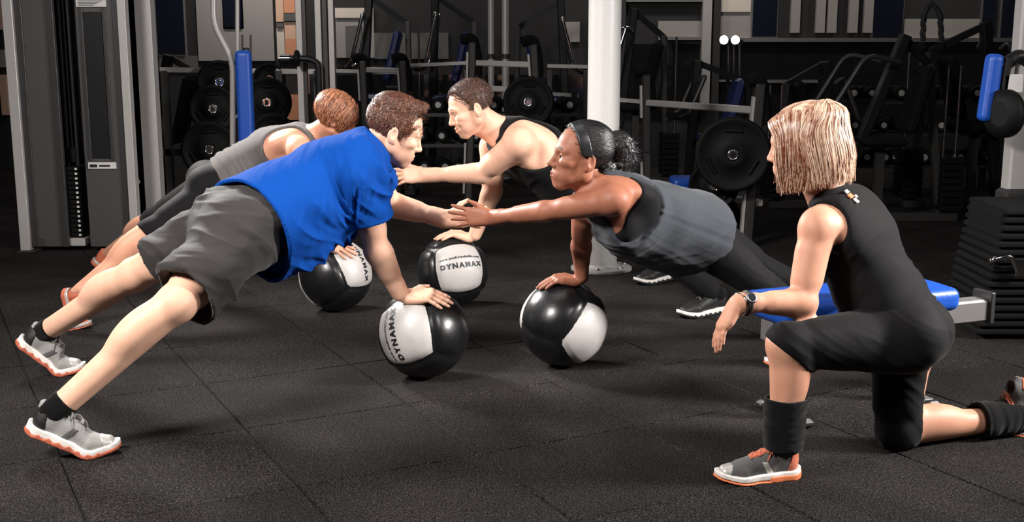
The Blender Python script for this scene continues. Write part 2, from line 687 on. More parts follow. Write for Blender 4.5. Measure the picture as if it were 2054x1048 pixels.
def hand_prims(M, side, s, tag, curl=None, spread=1.0, thumb=(.050, .062, .02)):
    """M maps (forward, sideways, above the palm) to a point; five fingers of unequal length"""
    P = []
    y0 = [-.0265, -.0090, .0085, .0245]                 # index .. little, thumb on the negative side
    kn = [.094, .098, .092, .083]
    ln = [.070, .078, .072, .056]
    ang = [-.16, -.04, .07, .21]
    r0 = [.0090, .0092, .0087, .0077]
    for i in range(4):                                  # metacarpals make the palm
        P.append(rcone(M(.004, side * y0[i] * .55, .002), M(kn[i] - .006, side * y0[i], 0), .0145, .0118, .014 * s, tag))
    P.append(rcone(M(.018, side * -.020, -.004), M(.055, side * -.036, -.008), .0165, .0125, .014 * s, tag))
    P.append(rcone(M(.018, side * .018, -.004), M(.060, side * .026, -.004), .0145, .0110, .014 * s, tag))
    for i in range(4):
        a = ang[i] * spread
        dx, dy = math.cos(a), math.sin(a)
        s0 = kn[i] - .004
        q = []
        for t in (0, .45, .76, 1.0):
            q.append((s0 + ln[i] * t * dx, side * (y0[i] + ln[i] * t * dy), t))
        pts = [M(a_, b_, 0, i, t) for a_, b_, t in q]
        rr = [r0[i], r0[i] * .93, r0[i] * .84, r0[i] * .68]
        for j in range(3):
            P.append(rcone(pts[j], pts[j + 1], rr[j] * s, rr[j + 1] * s, .005 * s if j == 0 else .003 * s, tag))
    t1, t2, tz = thumb
    P.append(rcone(M(.040, side * -.034, -.006), M(t1 + .018, side * -t2 * .86, -tz * .6), .0118 * s, .0098 * s, .010 * s, tag))
    P.append(rcone(M(t1 + .018, side * -t2 * .86, -tz * .6), M(t1 + .046, side * -t2 * 1.05, -tz), .0095 * s, .0072 * s, .004 * s, tag))
    return P


def flat_hand(wrist, fwd, normal, s, curl=(.25, .25, .28, .32), bend=.0):
    """free hand: palm faces -normal; fingers curl towards the palm"""
    f = unit(fwd)
    n = unit(np.asarray(normal, float) - f * (np.asarray(normal, float) @ f))
    l = np.cross(n, f)

    def M(a, b, c, i=None, t=0.0):
        base = min(a, .088)
        p = wrist + s * (f * base + l * b + n * c)
        if a > .088:
            r = (a - .088)
            cu = curl[i] if i is not None else .1
            th = cu * (.5 + 1.3 * t)
            p = p + s * r * (f * math.cos(th) - n * math.sin(th))
        return p
    return M


def ball_hand(center, R, wrist_dir, heading, s, lift=.010):
    """hand laid on a ball: distances run along its surface from the heel of the hand"""
    n0 = unit(wrist_dir)
    t0 = unit(np.asarray(heading, float) - n0 * (np.asarray(heading, float) @ n0))
    b0 = np.cross(n0, t0)

    def M(a, b, c, i=None, t=0.0):
        a, b = a * s, b * s
        # rotate first along heading, then sideways
        th = a / R
        n1 = n0 * math.cos(th) + t0 * math.sin(th)
        ph = b / R
        n2 = n1 * math.cos(ph) + b0 * math.sin(ph)
        arch = .010 * math.sin(min(max((a - .01) / .12, 0), 1) * math.pi)
        return center + n2 * (R + (lift + arch + c * .5) * 1.0 - (.003 * t if i is not None else 0))
    return M


def build_prims(J, sex, opt):
    D = dict(SEX[sex])
    D.update(opt.get('dims', {}))
    P = []
    hipax = unit(J['hipL'] - J['hipR'])
    shax = unit(J['shL'] - J['shR'])
    sp = [J['pelvis'], J['waist'], J['chest'], J['upper'], J['neck']]
    ax = [unit(lerp(hipax, shax, t)) for t in (0, .35, .8, 1)]
    wd = [D['pel'], D['wai'], D['che'], D['upc']]
    for i in range(3):
        P.append(econe(sp[i], sp[i + 1], *wd[i], *wd[i + 1], lerp(ax[i], ax[i + 1], .5), .05, 'torso'))
    spine = unit(sp[3] - sp[1])
    front = unit(np.cross(shax, spine))       # chest side
    spine0 = unit(sp[1] - sp[0])
    front0 = unit(np.cross(hipax, spine0))
    J['front'], J['spine'], J['front0'], J['spine0'] = front, spine, front0, spine0
    for q, sg in (('L', 1), ('R', -1)):
        hip = J['hip' + q]
        P.append(ellip(hip - front0 * .045 - spine0 * .01, np.eye(3), (D['glute'],) * 3, .05, 'glute'))
        sh = J['sh' + q]
        P.append(rcone(lerp(J['neck'], J['upper'], .25), lerp(J['upper'], sh, .62) + spine * .03, D['trap'], D['trap'] * .9, .04, 'torso'))
        # shoulder blade, chest muscle, latissimus
        P.append(ellip(lerp(J['chest'], sh, .55) - front * D['che'][1] * .45, np.stack([shax, spine, front]), (.075, .09, .042), .06, 'torso'))
        ch = lerp(J['chest'], sh, .48) + front * D['che'][1] * .50
        if sex == 'f':
            P.append(ellip(ch + front * .02 - spine * .035, np.eye(3), (.062,) * 3, .03, 'torso'))
        else:
            P.append(ellip(ch, np.stack([shax, spine, front]), (.085, .07, .05), .03, 'torso'))
    # neck
    hc, HA, hs = J['head_c'], J['head_A'], D['head']
    nk = hc - HA[2] * .05 * hs - HA[0] * .022 * hs
    P.append(rcone(lerp(J['upper'], J['neck'], .7), nk, D['neck'] * 1.12, D['neck'], .04, 'neck'))
    P.append(rcone(J['neck'] + front * .03, hc - HA[2] * .075 * hs + HA[0] * .02 * hs, D['neck'] * .7, D['neck'] * .62, .03, 'neck'))
    # arms
    for q in 'LR':
        sh, el, wr = J['sh' + q], J['el' + q], J['wr' + q]
        t = 'arm' + q
        d1, d2 = unit(el - sh), unit(wr - el)
        bi = unit(np.cross(np.cross(d1, d2), d1)) if np.linalg.norm(np.cross(d1, d2)) > .12 else front
        P.append(ellip(sh + d1 * .018, np.eye(3), (D['delt'],) * 3, .06, t))
        P.append(rcone(sh, el, D['ua'][0], D['ua'][1], .03, t))
        P.append(rcone(lerp(sh, el, .38) + bi * .012, lerp(sh, el, .72) + bi * .012, D['ua'][0] * .82, D['ua'][0] * .74, .025, t))
        P.append(rcone(lerp(sh, el, .30) - bi * .014, lerp(sh, el, .68) - bi * .012, D['ua'][0] * .80, D['ua'][0] * .72, .025, t))
        P.append(ellip(el - bi * .006, np.eye(3), (D['ua'][1] * .98,) * 3, .015, t))
        P.append(rcone(el, lerp(el, wr, .96), D['fa'][0] * .9, D['fa'][1], .02, t))
        P.append(rcone(lerp(el, wr, .12) + bi * .004, lerp(el, wr, .48), D['fa'][0] * 1.0, D['fa'][0] * .80, .02, t))
        hw = J.get('hax' + q)
        if hw is not None:
            P.append(econe(lerp(el, wr, .80), wr, D['fa'][1] * 1.05, D['fa'][1] * .95, D['fa'][1] * 1.12, D['fa'][1] * .82, hw, .015, t))
    # legs
    for q in 'LR':
        hp, kn, an = J['hip' + q], J['kn' + q], J['an' + q]
        t = 'leg' + q
        d1, d2 = unit(kn - hp), unit(an - kn)
        fr = J.get('legfront' + q, front0)
        f1 = unit(fr - d1 * (fr @ d1)); f2 = unit(fr - d2 * (fr @ d2))
        P.append(rcone(hp, kn, D['th'][0], D['th'][1], .04, t))
        P.append(rcone(lerp(hp, kn, .25) + f1 * .022, lerp(hp, kn, .75) + f1 * .014, D['th'][0] * .78, D['th'][1] * .98, .03, t))
        P.append(rcone(lerp(hp, kn, .15) - f1 * .022, lerp(hp, kn, .72) - f1 * .014, D['th'][0] * .80, D['th'][1] * .90, .03, t))
        P.append(ellip(kn + f2 * .012, np.eye(3), (D['th'][1] * .92,) * 3, .03, t))
        P.append(rcone(kn, an, D['sh'][0], D['sh'][1], .025, t))
        side = np.cross(d2, f2)
        P.append(ellip(lerp(kn, an, .28) - f2 * .026 + side * .008, np.stack([d2, f2, side]), (.115, D['calf'] * .92, D['calf'] * .98), .03, t))
        P.append(rcone(lerp(kn, an, .08) + f2 * .016, lerp(kn, an, .9) + f2 * .006, D['sh'][0] * .66, D['sh'][1] * .78, .02, t))
        P.append(rcone(lerp(kn, an, .7) - f2 * .016, an - f2 * .020 + d2 * .03, .016, .017, .015, t))
    J['D'] = D
    return P


def make_body(root, prims, J, h, fine, skin, tint_args, hide=None):
    """one continuous skin surface: limbs at resolution h, head and hands at finer steps"""
    fn = lambda P: ev(prims, P)
    lo, hi = bounds(prims)
    regs = []
    hc, hs = J['head_c'], J['D']['head']
    regs.append((hc + J['head_A'][0] * .01, .150 * hs, fine))
    for q in 'LR':
        if 'hand_c' + q in J:
            regs.append((J['hand_c' + q], .125, fine))
    v, q = surface(fn, lo, hi, h)
    fc = v[q].mean(1)
    ok = np.ones(len(q), bool)
    for c, r, _ in regs:
        ok &= np.linalg.norm(fc - c, axis=1) > r
    V_, Q_ = [v], [q[ok]]
    o = len(v)
    for c, r, hh in regs:
        v2, q2 = surface(fn, c - r - .02, c + r + .02, hh)
        fc = v2[q2].mean(1)
        m = np.linalg.norm(fc - c, axis=1) < r + hh
        V_.append(v2); Q_.append(q2[m] + o)
        o += len(v2)
    v = np.concatenate(V_); q = np.concatenate(Q_)
    v, q = weld(v, q)
    if hide is not None:                                # skin under clothing lies a little deeper
        dep = hide(v)
        m = np.nonzero(dep < 0)[0]
        if len(m):
            v[m] -= normals_of(fn, v[m]) * np.clip(-dep[m], 0, .012)[:, None]
    t = np.ones((len(v), 3))
    m = np.linalg.norm(v - hc, axis=1) < .17
    t[m] = head_tint(v[m], hc, J['head_A'], hs, **tint_args)
    me = mesh_np('body', v, q)
    ob = link_mesh('body', me, skin, root, smooth=True)
    vert_attr(me, 'tint', t)
    return ob


def eye_mesh(root, c, A, s, iris):
    for y in (-1, 1):
        ctr = c + s * (.0775 * A[0] + y * .031 * A[1] + .0035 * A[2])
        me = bpy.data.meshes.new('eye')
        bm = bmesh.new()
        bmesh.ops.create_uvsphere(bm, u_segments=20, v_segments=14, radius=.0138 * s)
        bm.to_mesh(me); bm.free()
        R = Matrix(np.stack([-A[1], A[2], A[0]], 1).tolist()).to_4x4()   # local z looks forward
        R.translation = Vector(ctr)
        o = link_mesh('eye', me, iris, root, smooth=True)
        o.matrix_basis = R


def eye_material(name, col):
    m, nt, b = new_mat(name)
    tc = nt.nodes.new('ShaderNodeTexCoord')
    sx = nt.nodes.new('ShaderNodeSeparateXYZ')
    nt.links.new(tc.outputs['Object'], sx.inputs[0])
    r = nt.nodes.new('ShaderNodeValToRGB')
    r.color_ramp.interpolation = 'CONSTANT'
    mp = nt.nodes.new('ShaderNodeMapRange')
    mp.inputs[1].default_value = 0; mp.inputs[2].default_value = .0138
    nt.links.new(sx.outputs['Z'], mp.inputs[0])
    nt.links.new(mp.outputs[0], r.inputs[0])
    e = r.color_ramp.elements
    e[0].position = 0; e[0].color = (.75, .72, .68, 1)
    e[1].position = .80; e[1].color = col
    n = e.new(.955); n.color = (.005, .005, .005, 1)
    nt.links.new(r.outputs[0], b.inputs['Base Color'])
    b.inputs['Roughness'].default_value = .12
    return m


# ---------------------------------------------------------------- floor
M_RUBBER = None


def rubber_mat():
    m, nt, b = new_mat('speckled_rubber')
    tc = nt.nodes.new('ShaderNodeTexCoord')
    geo = nt.nodes.new('ShaderNodeNewGeometry')
    n1 = nt.nodes.new('ShaderNodeTexNoise'); n1.inputs['Scale'].default_value = 150; n1.inputs['Detail'].default_value = 2
    n2 = nt.nodes.new('ShaderNodeTexNoise'); n2.inputs['Scale'].default_value = 330; n2.inputs['Detail'].default_value = 1
    n3 = nt.nodes.new('ShaderNodeTexNoise'); n3.inputs['Scale'].default_value = 2.2; n3.inputs['Detail'].default_value = 5
    for n in (n1, n2, n3): nt.links.new(geo.outputs['Position'], n.inputs['Vector'])
    r1 = nt.nodes.new('ShaderNodeValToRGB')
    e = r1.color_ramp.elements
    e[0].position = .40; e[0].color = (.0052, .0045, .0042, 1)
    e[1].position = .62; e[1].color = (.024, .0208, .0195, 1)
    nt.links.new(n1.outputs['Fac'], r1.inputs[0])
    r2 = nt.nodes.new('ShaderNodeValToRGB')
    e = r2.color_ramp.elements
    e[0].position = .63; e[0].color = (0, 0, 0, 1)
    e[1].position = .72; e[1].color = (.13, .12, .115, 1)
    nt.links.new(n2.outputs['Fac'], r2.inputs[0])
    ad = nt.nodes.new('ShaderNodeMix'); ad.data_type = 'RGBA'; ad.blend_type = 'ADD'; ad.inputs[0].default_value = 1
    nt.links.new(r1.outputs[0], ad.inputs[6]); nt.links.new(r2.outputs[0], ad.inputs[7])
    mu = nt.nodes.new('ShaderNodeMix'); mu.data_type = 'RGBA'; mu.blend_type = 'MULTIPLY'; mu.inputs[0].default_value = 1
    r3 = nt.nodes.new('ShaderNodeMapRange'); r3.inputs[1].default_value = .3; r3.inputs[2].default_value = .7
    r3.inputs[3].default_value = .72; r3.inputs[4].default_value = 1.25
    nt.links.new(n3.outputs['Fac'], r3.inputs[0])
    nt.links.new(ad.outputs[2], mu.inputs[6]); nt.links.new(r3.outputs[0], mu.inputs[7])
    nt.links.new(mu.outputs[2], b.inputs['Base Color'])
    b.inputs['Roughness'].default_value = .95
    b.inputs['Specular IOR Level'].default_value = .06
    bp = nt.nodes.new('ShaderNodeBump'); bp.inputs['Strength'].default_value = .5; bp.inputs['Distance'].default_value = .003
    nt.links.new(n1.outputs['Fac'], bp.inputs['Height'])
    nt.links.new(bp.outputs['Normal'], b.inputs['Normal'])
    return m


M_RUBBER = rubber_mat()
M_SEAM = plain('dark_seam_rubber', (.004, .004, .004, 1), .9)  # near-black base that shows in the joints between tiles
floor = MB().box((0, 8, -.06), (14, 22, .10)).build('floor', M_SEAM)
tag(floor, 'black speckled rubber tile gym floor', None, kind='structure')
TS = 0.6035                                      # tile module
TA = math.radians(27.5)                          # tile rows run this far off the picture plane
_tu = np.array([math.cos(TA), math.sin(TA), 0]); _tv = np.array([-math.sin(TA), math.cos(TA), 0])
_o = on_floor(1010, 718)                         # a joint crossing beside the balls
_o2 = on_floor(940, 700)
_ou = _o @ _tu; _ov = _o2 @ _tv


def tile_mesh():
    g = .0022; c = .004; h = TS / 2 - g
    vs = []
    for z, i in ((-.012, 0), (-c, 0), (0, c)):
        vs += [(-h + i, -h + i, z), (h - i, -h + i, z), (h - i, h - i, z), (-h + i, h - i, z)]
    fs = [(8, 9, 10, 11)]
    for r in range(2):
        for i in range(4):
            j = (i + 1) % 4
            fs.append((r * 4 + i, r * 4 + j, r * 4 + 4 + j, r * 4 + 4 + i))
    me = bpy.data.meshes.new('tile')
    me.from_pydata(vs, [], fs)
    me.materials.append(M_RUBBER)
    return me


_tm = tile_mesh()
_rng = random.Random(3)
_cells = []
for i in range(-30, 31):
    for j in range(-30, 31):
        p = _tu * (_ou + (i + .5) * TS) + _tv * (_ov + (j + .5) * TS)
        if -6.5 < p[0] < 6.5 and 1.6 < p[1] < 17.0:
            inview = abs(p[0]) < p[1] * .50 + .9 and p[1] > 2.2
            _cells.append((p[1] if inview else 50 + p[1], p))
_cells.sort(key=lambda c: c[0])
_far = MB()
for n, (key, p) in enumerate(_cells):
    if n < 290:
        o = bpy.data.objects.new('tile', _tm)
        COL.objects.link(o)
        o.location = (p[0], p[1], _rng.uniform(-.0012, .0006))
        o.rotation_euler = (0, 0, TA)
        o.parent = floor
        o.matrix_parent_inverse = world_of(floor).inverted()
    else:
        h = TS / 2 - .0022
        _far.add([p + _tu * a * h + _tv * b * h for a, b in ((-1, -1), (1, -1), (1, 1), (-1, 1))], [(0, 1, 2, 3)])
tag(_far.build('distant_tiles', M_RUBBER, floor), kind='stuff')

# ---------------------------------------------------------------- medicine balls
BR = 0.180
BALLS = dict(
    A=np.append(on_floor(851, 756)[:2], BR), C=np.append(on_floor(1130, 733)[:2], BR),
    B2=np.append(on_floor(909, 614)[:2], BR), B1=np.append(on_floor(675, 623)[:2], BR))
M_VINYL_B = plain('black_vinyl', (.006, .006, .0065, 1), .30, bump=.35, bscale=14, noise=.2)
M_VINYL_W = plain('white_vinyl', (.44, .415, .40, 1), .42, bump=.35, bscale=18, noise=.05)
M_PRINT = plain('black_print', (.008, .008, .008, 1), .5)
M_STITCH = plain('grey_stitching', (.10, .10, .10, 1), .7)


def ball(center, white_panels, label, texts=(), seam_R=None):
    """stuffed ball of six four-cornered panels (a cube blown up), each panel its own piece"""
    root = empty('medicine_ball', center - V(0, 0, BR))
    tag(root, label, 'ball', 'medicine balls')
    Rm = np.asarray(seam_R)                        # columns: the three panel axes
    N = 14
    core = MB()
    k = 24
    vs = []; fs = []
    for i in range(k + 1):
        th = math.pi * i / k
        for j in range(k * 2):
            ph = math.pi * j / k
            vs.append(center + (BR - .006) * np.array([math.sin(th) * math.cos(ph), math.sin(th) * math.sin(ph), math.cos(th)]))
    for i in range(k):
        for j in range(k * 2):
            fs.append((i * k * 2 + j, (i + 1) * k * 2 + j, (i + 1) * k * 2 + (j + 1) % (k * 2), i * k * 2 + (j + 1) % (k * 2)))
    core.add(vs, fs, True).build('seam_core', M_VINYL_B, root)
    for f in range(6):
        ax = f // 2; sg = 1 if f % 2 == 0 else -1
        n = Rm[:, ax] * sg; u = Rm[:, (ax + 1) % 3]; v = np.cross(n, u)
        vs = []; fs = []
        for i in range(N + 1):
            for j in range(N + 1):
                a = (i / N * 2 - 1) * .992; b = (j / N * 2 - 1) * .992
                d = unit(n + u * math.tan(a * math.pi / 4) + v * math.tan(b * math.pi / 4))
                e = 1 - max(abs(a), abs(b))
                r = BR - .006 * math.exp(-(e / .06)) + .0015 * vnoise(np.array([d * 5 + f * 3.3]))[0]
                if max(abs(a), abs(b)) > .99: r = BR - .0085
                vs.append(center + d * r)
        for i in range(N):
            for j in range(N):
                fs.append((i * (N + 1) + j, (i + 1) * (N + 1) + j, (i + 1) * (N + 1) + j + 1, i * (N + 1) + j + 1))
        MB().add(vs, fs, True).build('panel', M_VINYL_W if f in white_panels else M_VINYL_B, root)
    for face, body, size, up_off, flip in texts:
        ax = face // 2; sg = 1 if face % 2 == 0 else -1
        n = Rm[:, ax] * sg; u = Rm[:, (ax + 1) % 3]; v = np.cross(n, u)
        rr = math.radians(flip)
        u, v = u * math.cos(rr) + v * math.sin(rr), -u * math.sin(rr) + v * math.cos(rr)
        cu = bpy.data.curves.new('lettering', 'FONT')
        cu.body = body; cu.size = size; cu.align_x = 'CENTER'; cu.align_y = 'CENTER'; cu.resolution_u = 3
        cu.offset = size * .045
        cu.space_character = 1.35
        tmp = bpy.data.objects.new('tmp', cu)
        COL.objects.link(tmp)
        dg = bpy.context.evaluated_depsgraph_get()
        me = bpy.data.meshes.new_from_object(tmp.evaluated_get(dg))
        bpy.data.objects.remove(tmp)
        bm = bmesh.new(); bm.from_mesh(me)
        bmesh.ops.triangulate(bm, faces=bm.faces)
        bmesh.ops.subdivide_edges(bm, edges=[e for e in bm.edges if e.calc_length() > .02], cuts=2)
        for w in bm.verts:
            x, y = w.co.x / BR, (w.co.y + up_off) / BR
            d = unit(n + u * math.tan(np.clip(x, -1.2, 1.2)) + v * math.tan(y))
            w.co = Vector(center + d * (BR + .0022))
        bm.to_mesh(me); bm.free(); me.name = 'lettering'
        link_mesh('lettering', me, M_PRINT, root)
    return root


def ball_axes(n, u):
    """panel axes from (right, up, towards the viewer) directions of the first panel and of its lettering"""
    B = np.stack([V(1, 0, 0), V(0, _sp, _cp), V(0, -_cp, _sp)])
    n = unit(V(n) @ B); u = V(u) @ B
    u = unit(u - n * (u @ n))
    return np.stack([n, u, np.cross(n, u)], 1)


ball(BALLS['A'], (0, 1), 'black and white medicine ball nearest the camera, under the hand of the man in blue',
     [(0, 'DYNAMAX', .036, .020, 0), (0, 'www.medicineballs.com', .0165, .062, 0)], ball_axes((-.50, .05, .86), (-.28, .96, 0)))
ball(BALLS['C'], (0, 1), 'mostly black medicine ball under the hand of the woman in grey on the right',
     [], ball_axes((.72, -.35, .60), (.75, .65, 0)))
ball(BALLS['B2'], (0, 1), 'medicine ball with a large white lettered panel, under the hand of the smiling man',
     [(0, 'DYNAMAX', .036, .008, 0), (0, 'www.medicineballs.com', .0165, .050, 0)], ball_axes((.30, .12, .95), (.98, .15, 0)))
ball(BALLS['B1'], (0, 1), 'black medicine ball with white side panels, farthest left behind the man in blue',
     [(0, 'DYNAMAX', .036, .0, 0)], ball_axes((.78, .42, .45), (.30, -.95, 0)))


# ---------------------------------------------------------------- room shell
YW = 12.2                                           # back wall


def XP(px, Y): return float(at(px, 120, Y)[0])


def ZP(py, Y): return float(at(1027, py, Y)[2])


M_WALL = plain('dark_painted_wall', (.016, .0155, .016, 1), .8, noise=.15, nscale=3)
M_WALLG = plain('grey_painted_wall', (.30, .275, .26, 1), .85, noise=.06, nscale=4)
M_WALLD = plain('grey_door_paint', (.10, .095, .092, 1), .7, noise=.06)
M_NAVY = plain('navy_tinted_glass', (.010, .012, .022, 1), .12, noise=.2, nscale=2)
M_MIRROR = plain('smoked_mirror', (.010, .010, .011, 1), .06, metal=.0, spec=.8)
M_TRIM = plain('satin_aluminium', (.32, .31, .30, 1), .38, metal=.8, noise=.05)
M_WARM = plain('orange_lacquer', (.62, .27, .15, 1), .5, noise=.08)
M_WARM2 = plain('peach_lacquer', (.66, .42, .30, 1), .5, noise=.08)
M_CREAM = plain('cream_paint', (.62, .55, .48, 1), .6, noise=.05)
M_STEEL = plain('silver_painted_steel', (.44, .42, .405, 1), .38, metal=.25, noise=.06, bump=.05)
M_STEELD = plain('grey_painted_steel', (.045, .043, .042, 1), .42, metal=.4, noise=.08, bump=.05)
M_CHROME = plain('chrome', (.72, .71, .70, 1), .12, metal=1.0)
M_BLACKP = plain('black_powder_coat', (.008, .008, .0085, 1), .42, spec=.3, noise=.2, bump=.1)
M_IRON = plain('cast_iron_black', (.004, .004, .004, 1), .6, noise=.25, bump=.3, bscale=120, spec=.14)
M_PANEL = plain('charcoal_shroud', (.070, .067, .066, 1), .45, metal=.25, noise=.08)
M_BLUE = plain('blue_vinyl', (.010, .075, .42, 1), .42, noise=.06, bump=.15, bscale=60)
M_NAVYV = plain('navy_vinyl', (.006, .014, .085, 1), .45, noise=.06)
M_WHITE = plain('white_gloss_paint', (.72, .70, .68, 1), .35, noise=.05, bump=.15, bscale=30)
M_PITSHADE = plain('pitted_shaded_grey', (.30, .29, .28, 1), .45, noise=.45, nscale=160, bump=.3, bscale=160)
M_LABEL = plain('printed_label', (.60, .58, .56, 1), .5, noise=.05)
M_ROPE = plain('black_braided_rope', (.010, .010, .012, 1), .8, noise=.3)
M_FOAM = plain('black_foam', (.005, .005, .005, 1), .85, bump=.3, spec=.12)
M_BENCH = plain('grey_bench_steel', (.20, .19, .185, 1), .42, metal=.3, noise=.06)

tag(MB().box((0, YW + .1, 2.05), (13.4, .2, 4.3)).build('wall_back', M_WALL), 'dark back wall behind the machines', None, kind='structure')
wall_back = bpy.data.objects['wall_back']
tag(MB().box((-6.6, 5.0, 2.05), (.2, 15, 4.3)).build('wall_left', M_WALL), 'dark left wall', None, kind='structure')
tag(MB().box((6.6, 5.0, 2.05), (.2, 15, 4.3)).build('wall_right', M_WALL), 'dark right wall', None, kind='structure')
tag(MB().box((0, -2.5, 2.05), (13.4, .2, 4.3)).build('wall_front', M_WALL), 'dark wall behind the camera', None, kind='structure')
tag(MB().box((0, 5.0, 4.28), (13.4, 15.2, .16)).build('ceiling', plain('black_ceiling', (.02, .02, .02, 1), .9)), 'black ceiling', None, kind='structure')


def wall_rect(name, x0, x1, y0, y1, mat, depth=.03, parent=None, Y=YW):
    """rectangle of the back wall between pixel columns and rows"""
    Xa, Xb = XP(x0, Y), XP(x1, Y)
    Za, Zb = ZP(y1, Y), ZP(y0, Y)
    if y0 <= 0: Zb = 3.2
    return MB().box(((Xa + Xb) / 2, Y - depth / 2, (Za + Zb) / 2), (abs(Xb - Xa), depth, Zb - Za)).build(name, mat, parent or wall_back)


# grey wall fields, door recess, tinted glazing and a mirrored lower band
wall_rect('plaster_field', 400, 552, 0, 122, M_WALLG)
wall_rect('plaster_field', 320, 398, 112, 138, M_WALLD)
wall_rect('plaster_field', 676, 752, 16, 116, M_WALLG)
wall_rect('plaster_field', 1440, 1502, -5, 78, M_WALLG)
wall_rect('plaster_field', 1318, 1404, 42, 78, M_WALLG)
wall_rect('plaster_field', 1808, 1958, 38, 80, M_WALLG)
wall_rect('plaster_field', 1125, 1162, 44, 84, M_WALLG)
wall_rect('plaster_field', 752, 900, 66, 118, M_WALLD)
wall_rect('header_band', 676, 742, 16, 36, M_CREAM, .05)
wall_rect('header_band', 1440, 1500, -5, 24, M_CREAM, .05)
d1 = MB().box((XP(711, YW - .05), YW - .05, ZP(116, YW) * .5 + ZP(52, YW) * .5), (XP(727, YW) - XP(695, YW), .05, ZP(52, YW) - ZP(116, YW))).build('door_1', M_WALLD)
tag(d1, 'grey door in the back wall', None, kind='structure')
MB().cyl(V(XP(723, YW - .08), YW - .08, 1.0), V(XP(723, YW - .08), YW - .13, 1.0), .02).build('door_handle', M_CHROME, d1)


def window(n, x0, x1, y0, y1, mat, label):
    o = wall_rect('window_%d' % n, x0, x1, y0, y1, M_TRIM, .03)
    o.parent = None
    o.matrix_basis = Matrix.Identity(4); o.matrix_parent_inverse = Matrix.Identity(4)
    tag(o, label, None, kind='structure')
    wall_rect('pane', x0 + 3, x1 - 3, y0 + (3 if y0 > 0 else 0), y1 - 3, mat, .05, o)
    return o


window(1, 318, 378, 0, 112, M_NAVY, 'navy tinted glass behind the cable tower')
window(2, 1502, 1556, 0, 76, M_NAVY, 'navy tinted window right of the pale wall field')
window(3, 1742, 1806, 0, 78, M_NAVY, 'dark window above the mirror')
window(4, 1958, 1990, 0, 78, M_NAVY, 'narrow tinted window')
window(5, 1996, 2060, 0, 78, M_NAVY, 'dark window in the right corner')
window(6, 452, 493, 0, 58, M_NAVY, 'dark window behind the bent silver tube')
m1 = wall_rect('wall_mirror', 1445, 2070, 86, 235, M_MIRROR, .02)
wall_rect('wall_mirror', 1250, 1404, 88, 235, M_MIRROR, .02)
wall_rect('wall_mirror', 676, 1180, 150, 250, M_MIRROR, .02)
tag(wall_rect('trim_1', 1445, 2070, 76, 84, M_TRIM, .07), None, None)
wall_rect('trim_2', 1318, 1404, 74, 80, M_TRIM, .07)
wall_rect('trim_3', 1244, 1404, .5, 4, M_TRIM, .07)
for x0, x1 in ((1404, 1422), (1426, 1440), (1240, 1252)):
    wall_rect('mullion', x0, x1, 0, 214, M_STEEL if x0 == 1404 else M_STEELD, .10)
wall_rect('trim_4', 1440, 1500, 160, 164, M_TRIM, .06)
wall_rect('trim_5', 1530, 1640, 160, 166, M_TRIM, .06)
for x in (1640, 1663, 1590, 1735, 1705):
    wall_rect('banner_strip', x - 9, x + 9, 0, 66, M_WALLG, .05)
# warm lit shelving niche on the left
for i, (x0, x1, y0, y1, m) in enumerate(((559, 574, 0, 44, M_WARM2), (559, 574, 56, 118, M_CREAM), (575, 597, 0, 26, M_WARM), (575, 597, 44, 78, M_WARM2), (575, 597, 78, 120, M_WARM),
                                         (568, 616, 190, 240, M_WARM), (608, 620, 150, 188, M_WARM2), (0, 14, 150, 230, M_WARM2), (0, 14, 100, 135, M_WALLG), (0, 14, 0, 60, M_WARM2), (557, 566, 170, 236, M_CREAM))):
    wall_rect('niche_panel', x0, x1, y0, y1, m, .06)
wall_rect('niche_panel', 575, 600, 27, 42, M_WALLD, .08)
wall_rect('niche_panel', 560, 574, 46, 55, M_WALLD, .08)

# ---------------------------------------------------------------- white column
pc = on_floor(1206, 540)
colr = empty('column', (pc[0], pc[1], 0))
tag(colr, 'round white steel column on a flanged base in the middle of the room', 'column')
PR = .092
MB().cyl(V(pc[0], pc[1], .55), V(pc[0], pc[1], 4.2), PR, 40).build('shaft', M_WHITE, colr)
MB().cyl(V(pc[0], pc[1], 0.02), V(pc[0], pc[1], .55), PR * .98, 40).build('lower_shaft', M_PITSHADE, colr)  # speckled grey; shade on the lower column is put into this colour
MB().disc_profile(V(pc[0], pc[1], .0005), (0, 0, 1), [(0, .178), (.012, .178), (.018, .170), (.020, .10), (.034, .096)], 40).build('base_flange', M_PITSHADE, colr)
for a in range(6):
    t = a * math.pi / 3 + .3
    MB().disc_profile(V(pc[0] + .145 * math.cos(t), pc[1] + .145 * math.sin(t), .019), (0, 0, 1), [(0, .013), (.010, .013), (.012, .009)], 6).build('bolt', M_CHROME, colr)

# ---------------------------------------------------------------- weight machine on the left
YT = 7.26
tw = empty('cable_tower', (XP(150, YT), YT, 0))
tag(tw, 'tall grey cable weight tower with silver posts at the left edge', 'gym machine')


def vbox(x0, x1, y0, y1, Y, d, mat, name, parent, z0=None, z1=None, bev=.004):
    Xa, Xb = float(at(x0, 260, Y)[0]), float(at(x1, 260, Y)[0])
    za = ZP(y1, Y) if z0 is None else z0
    zb = (2.3 if y0 <= 0 else ZP(y0, Y)) if z1 is None else z1
    return MB().box(((Xa + Xb) / 2, Y + d / 2, (za + zb) / 2), (Xb - Xa, d, zb - za), bev=bev).build(name, mat, parent)


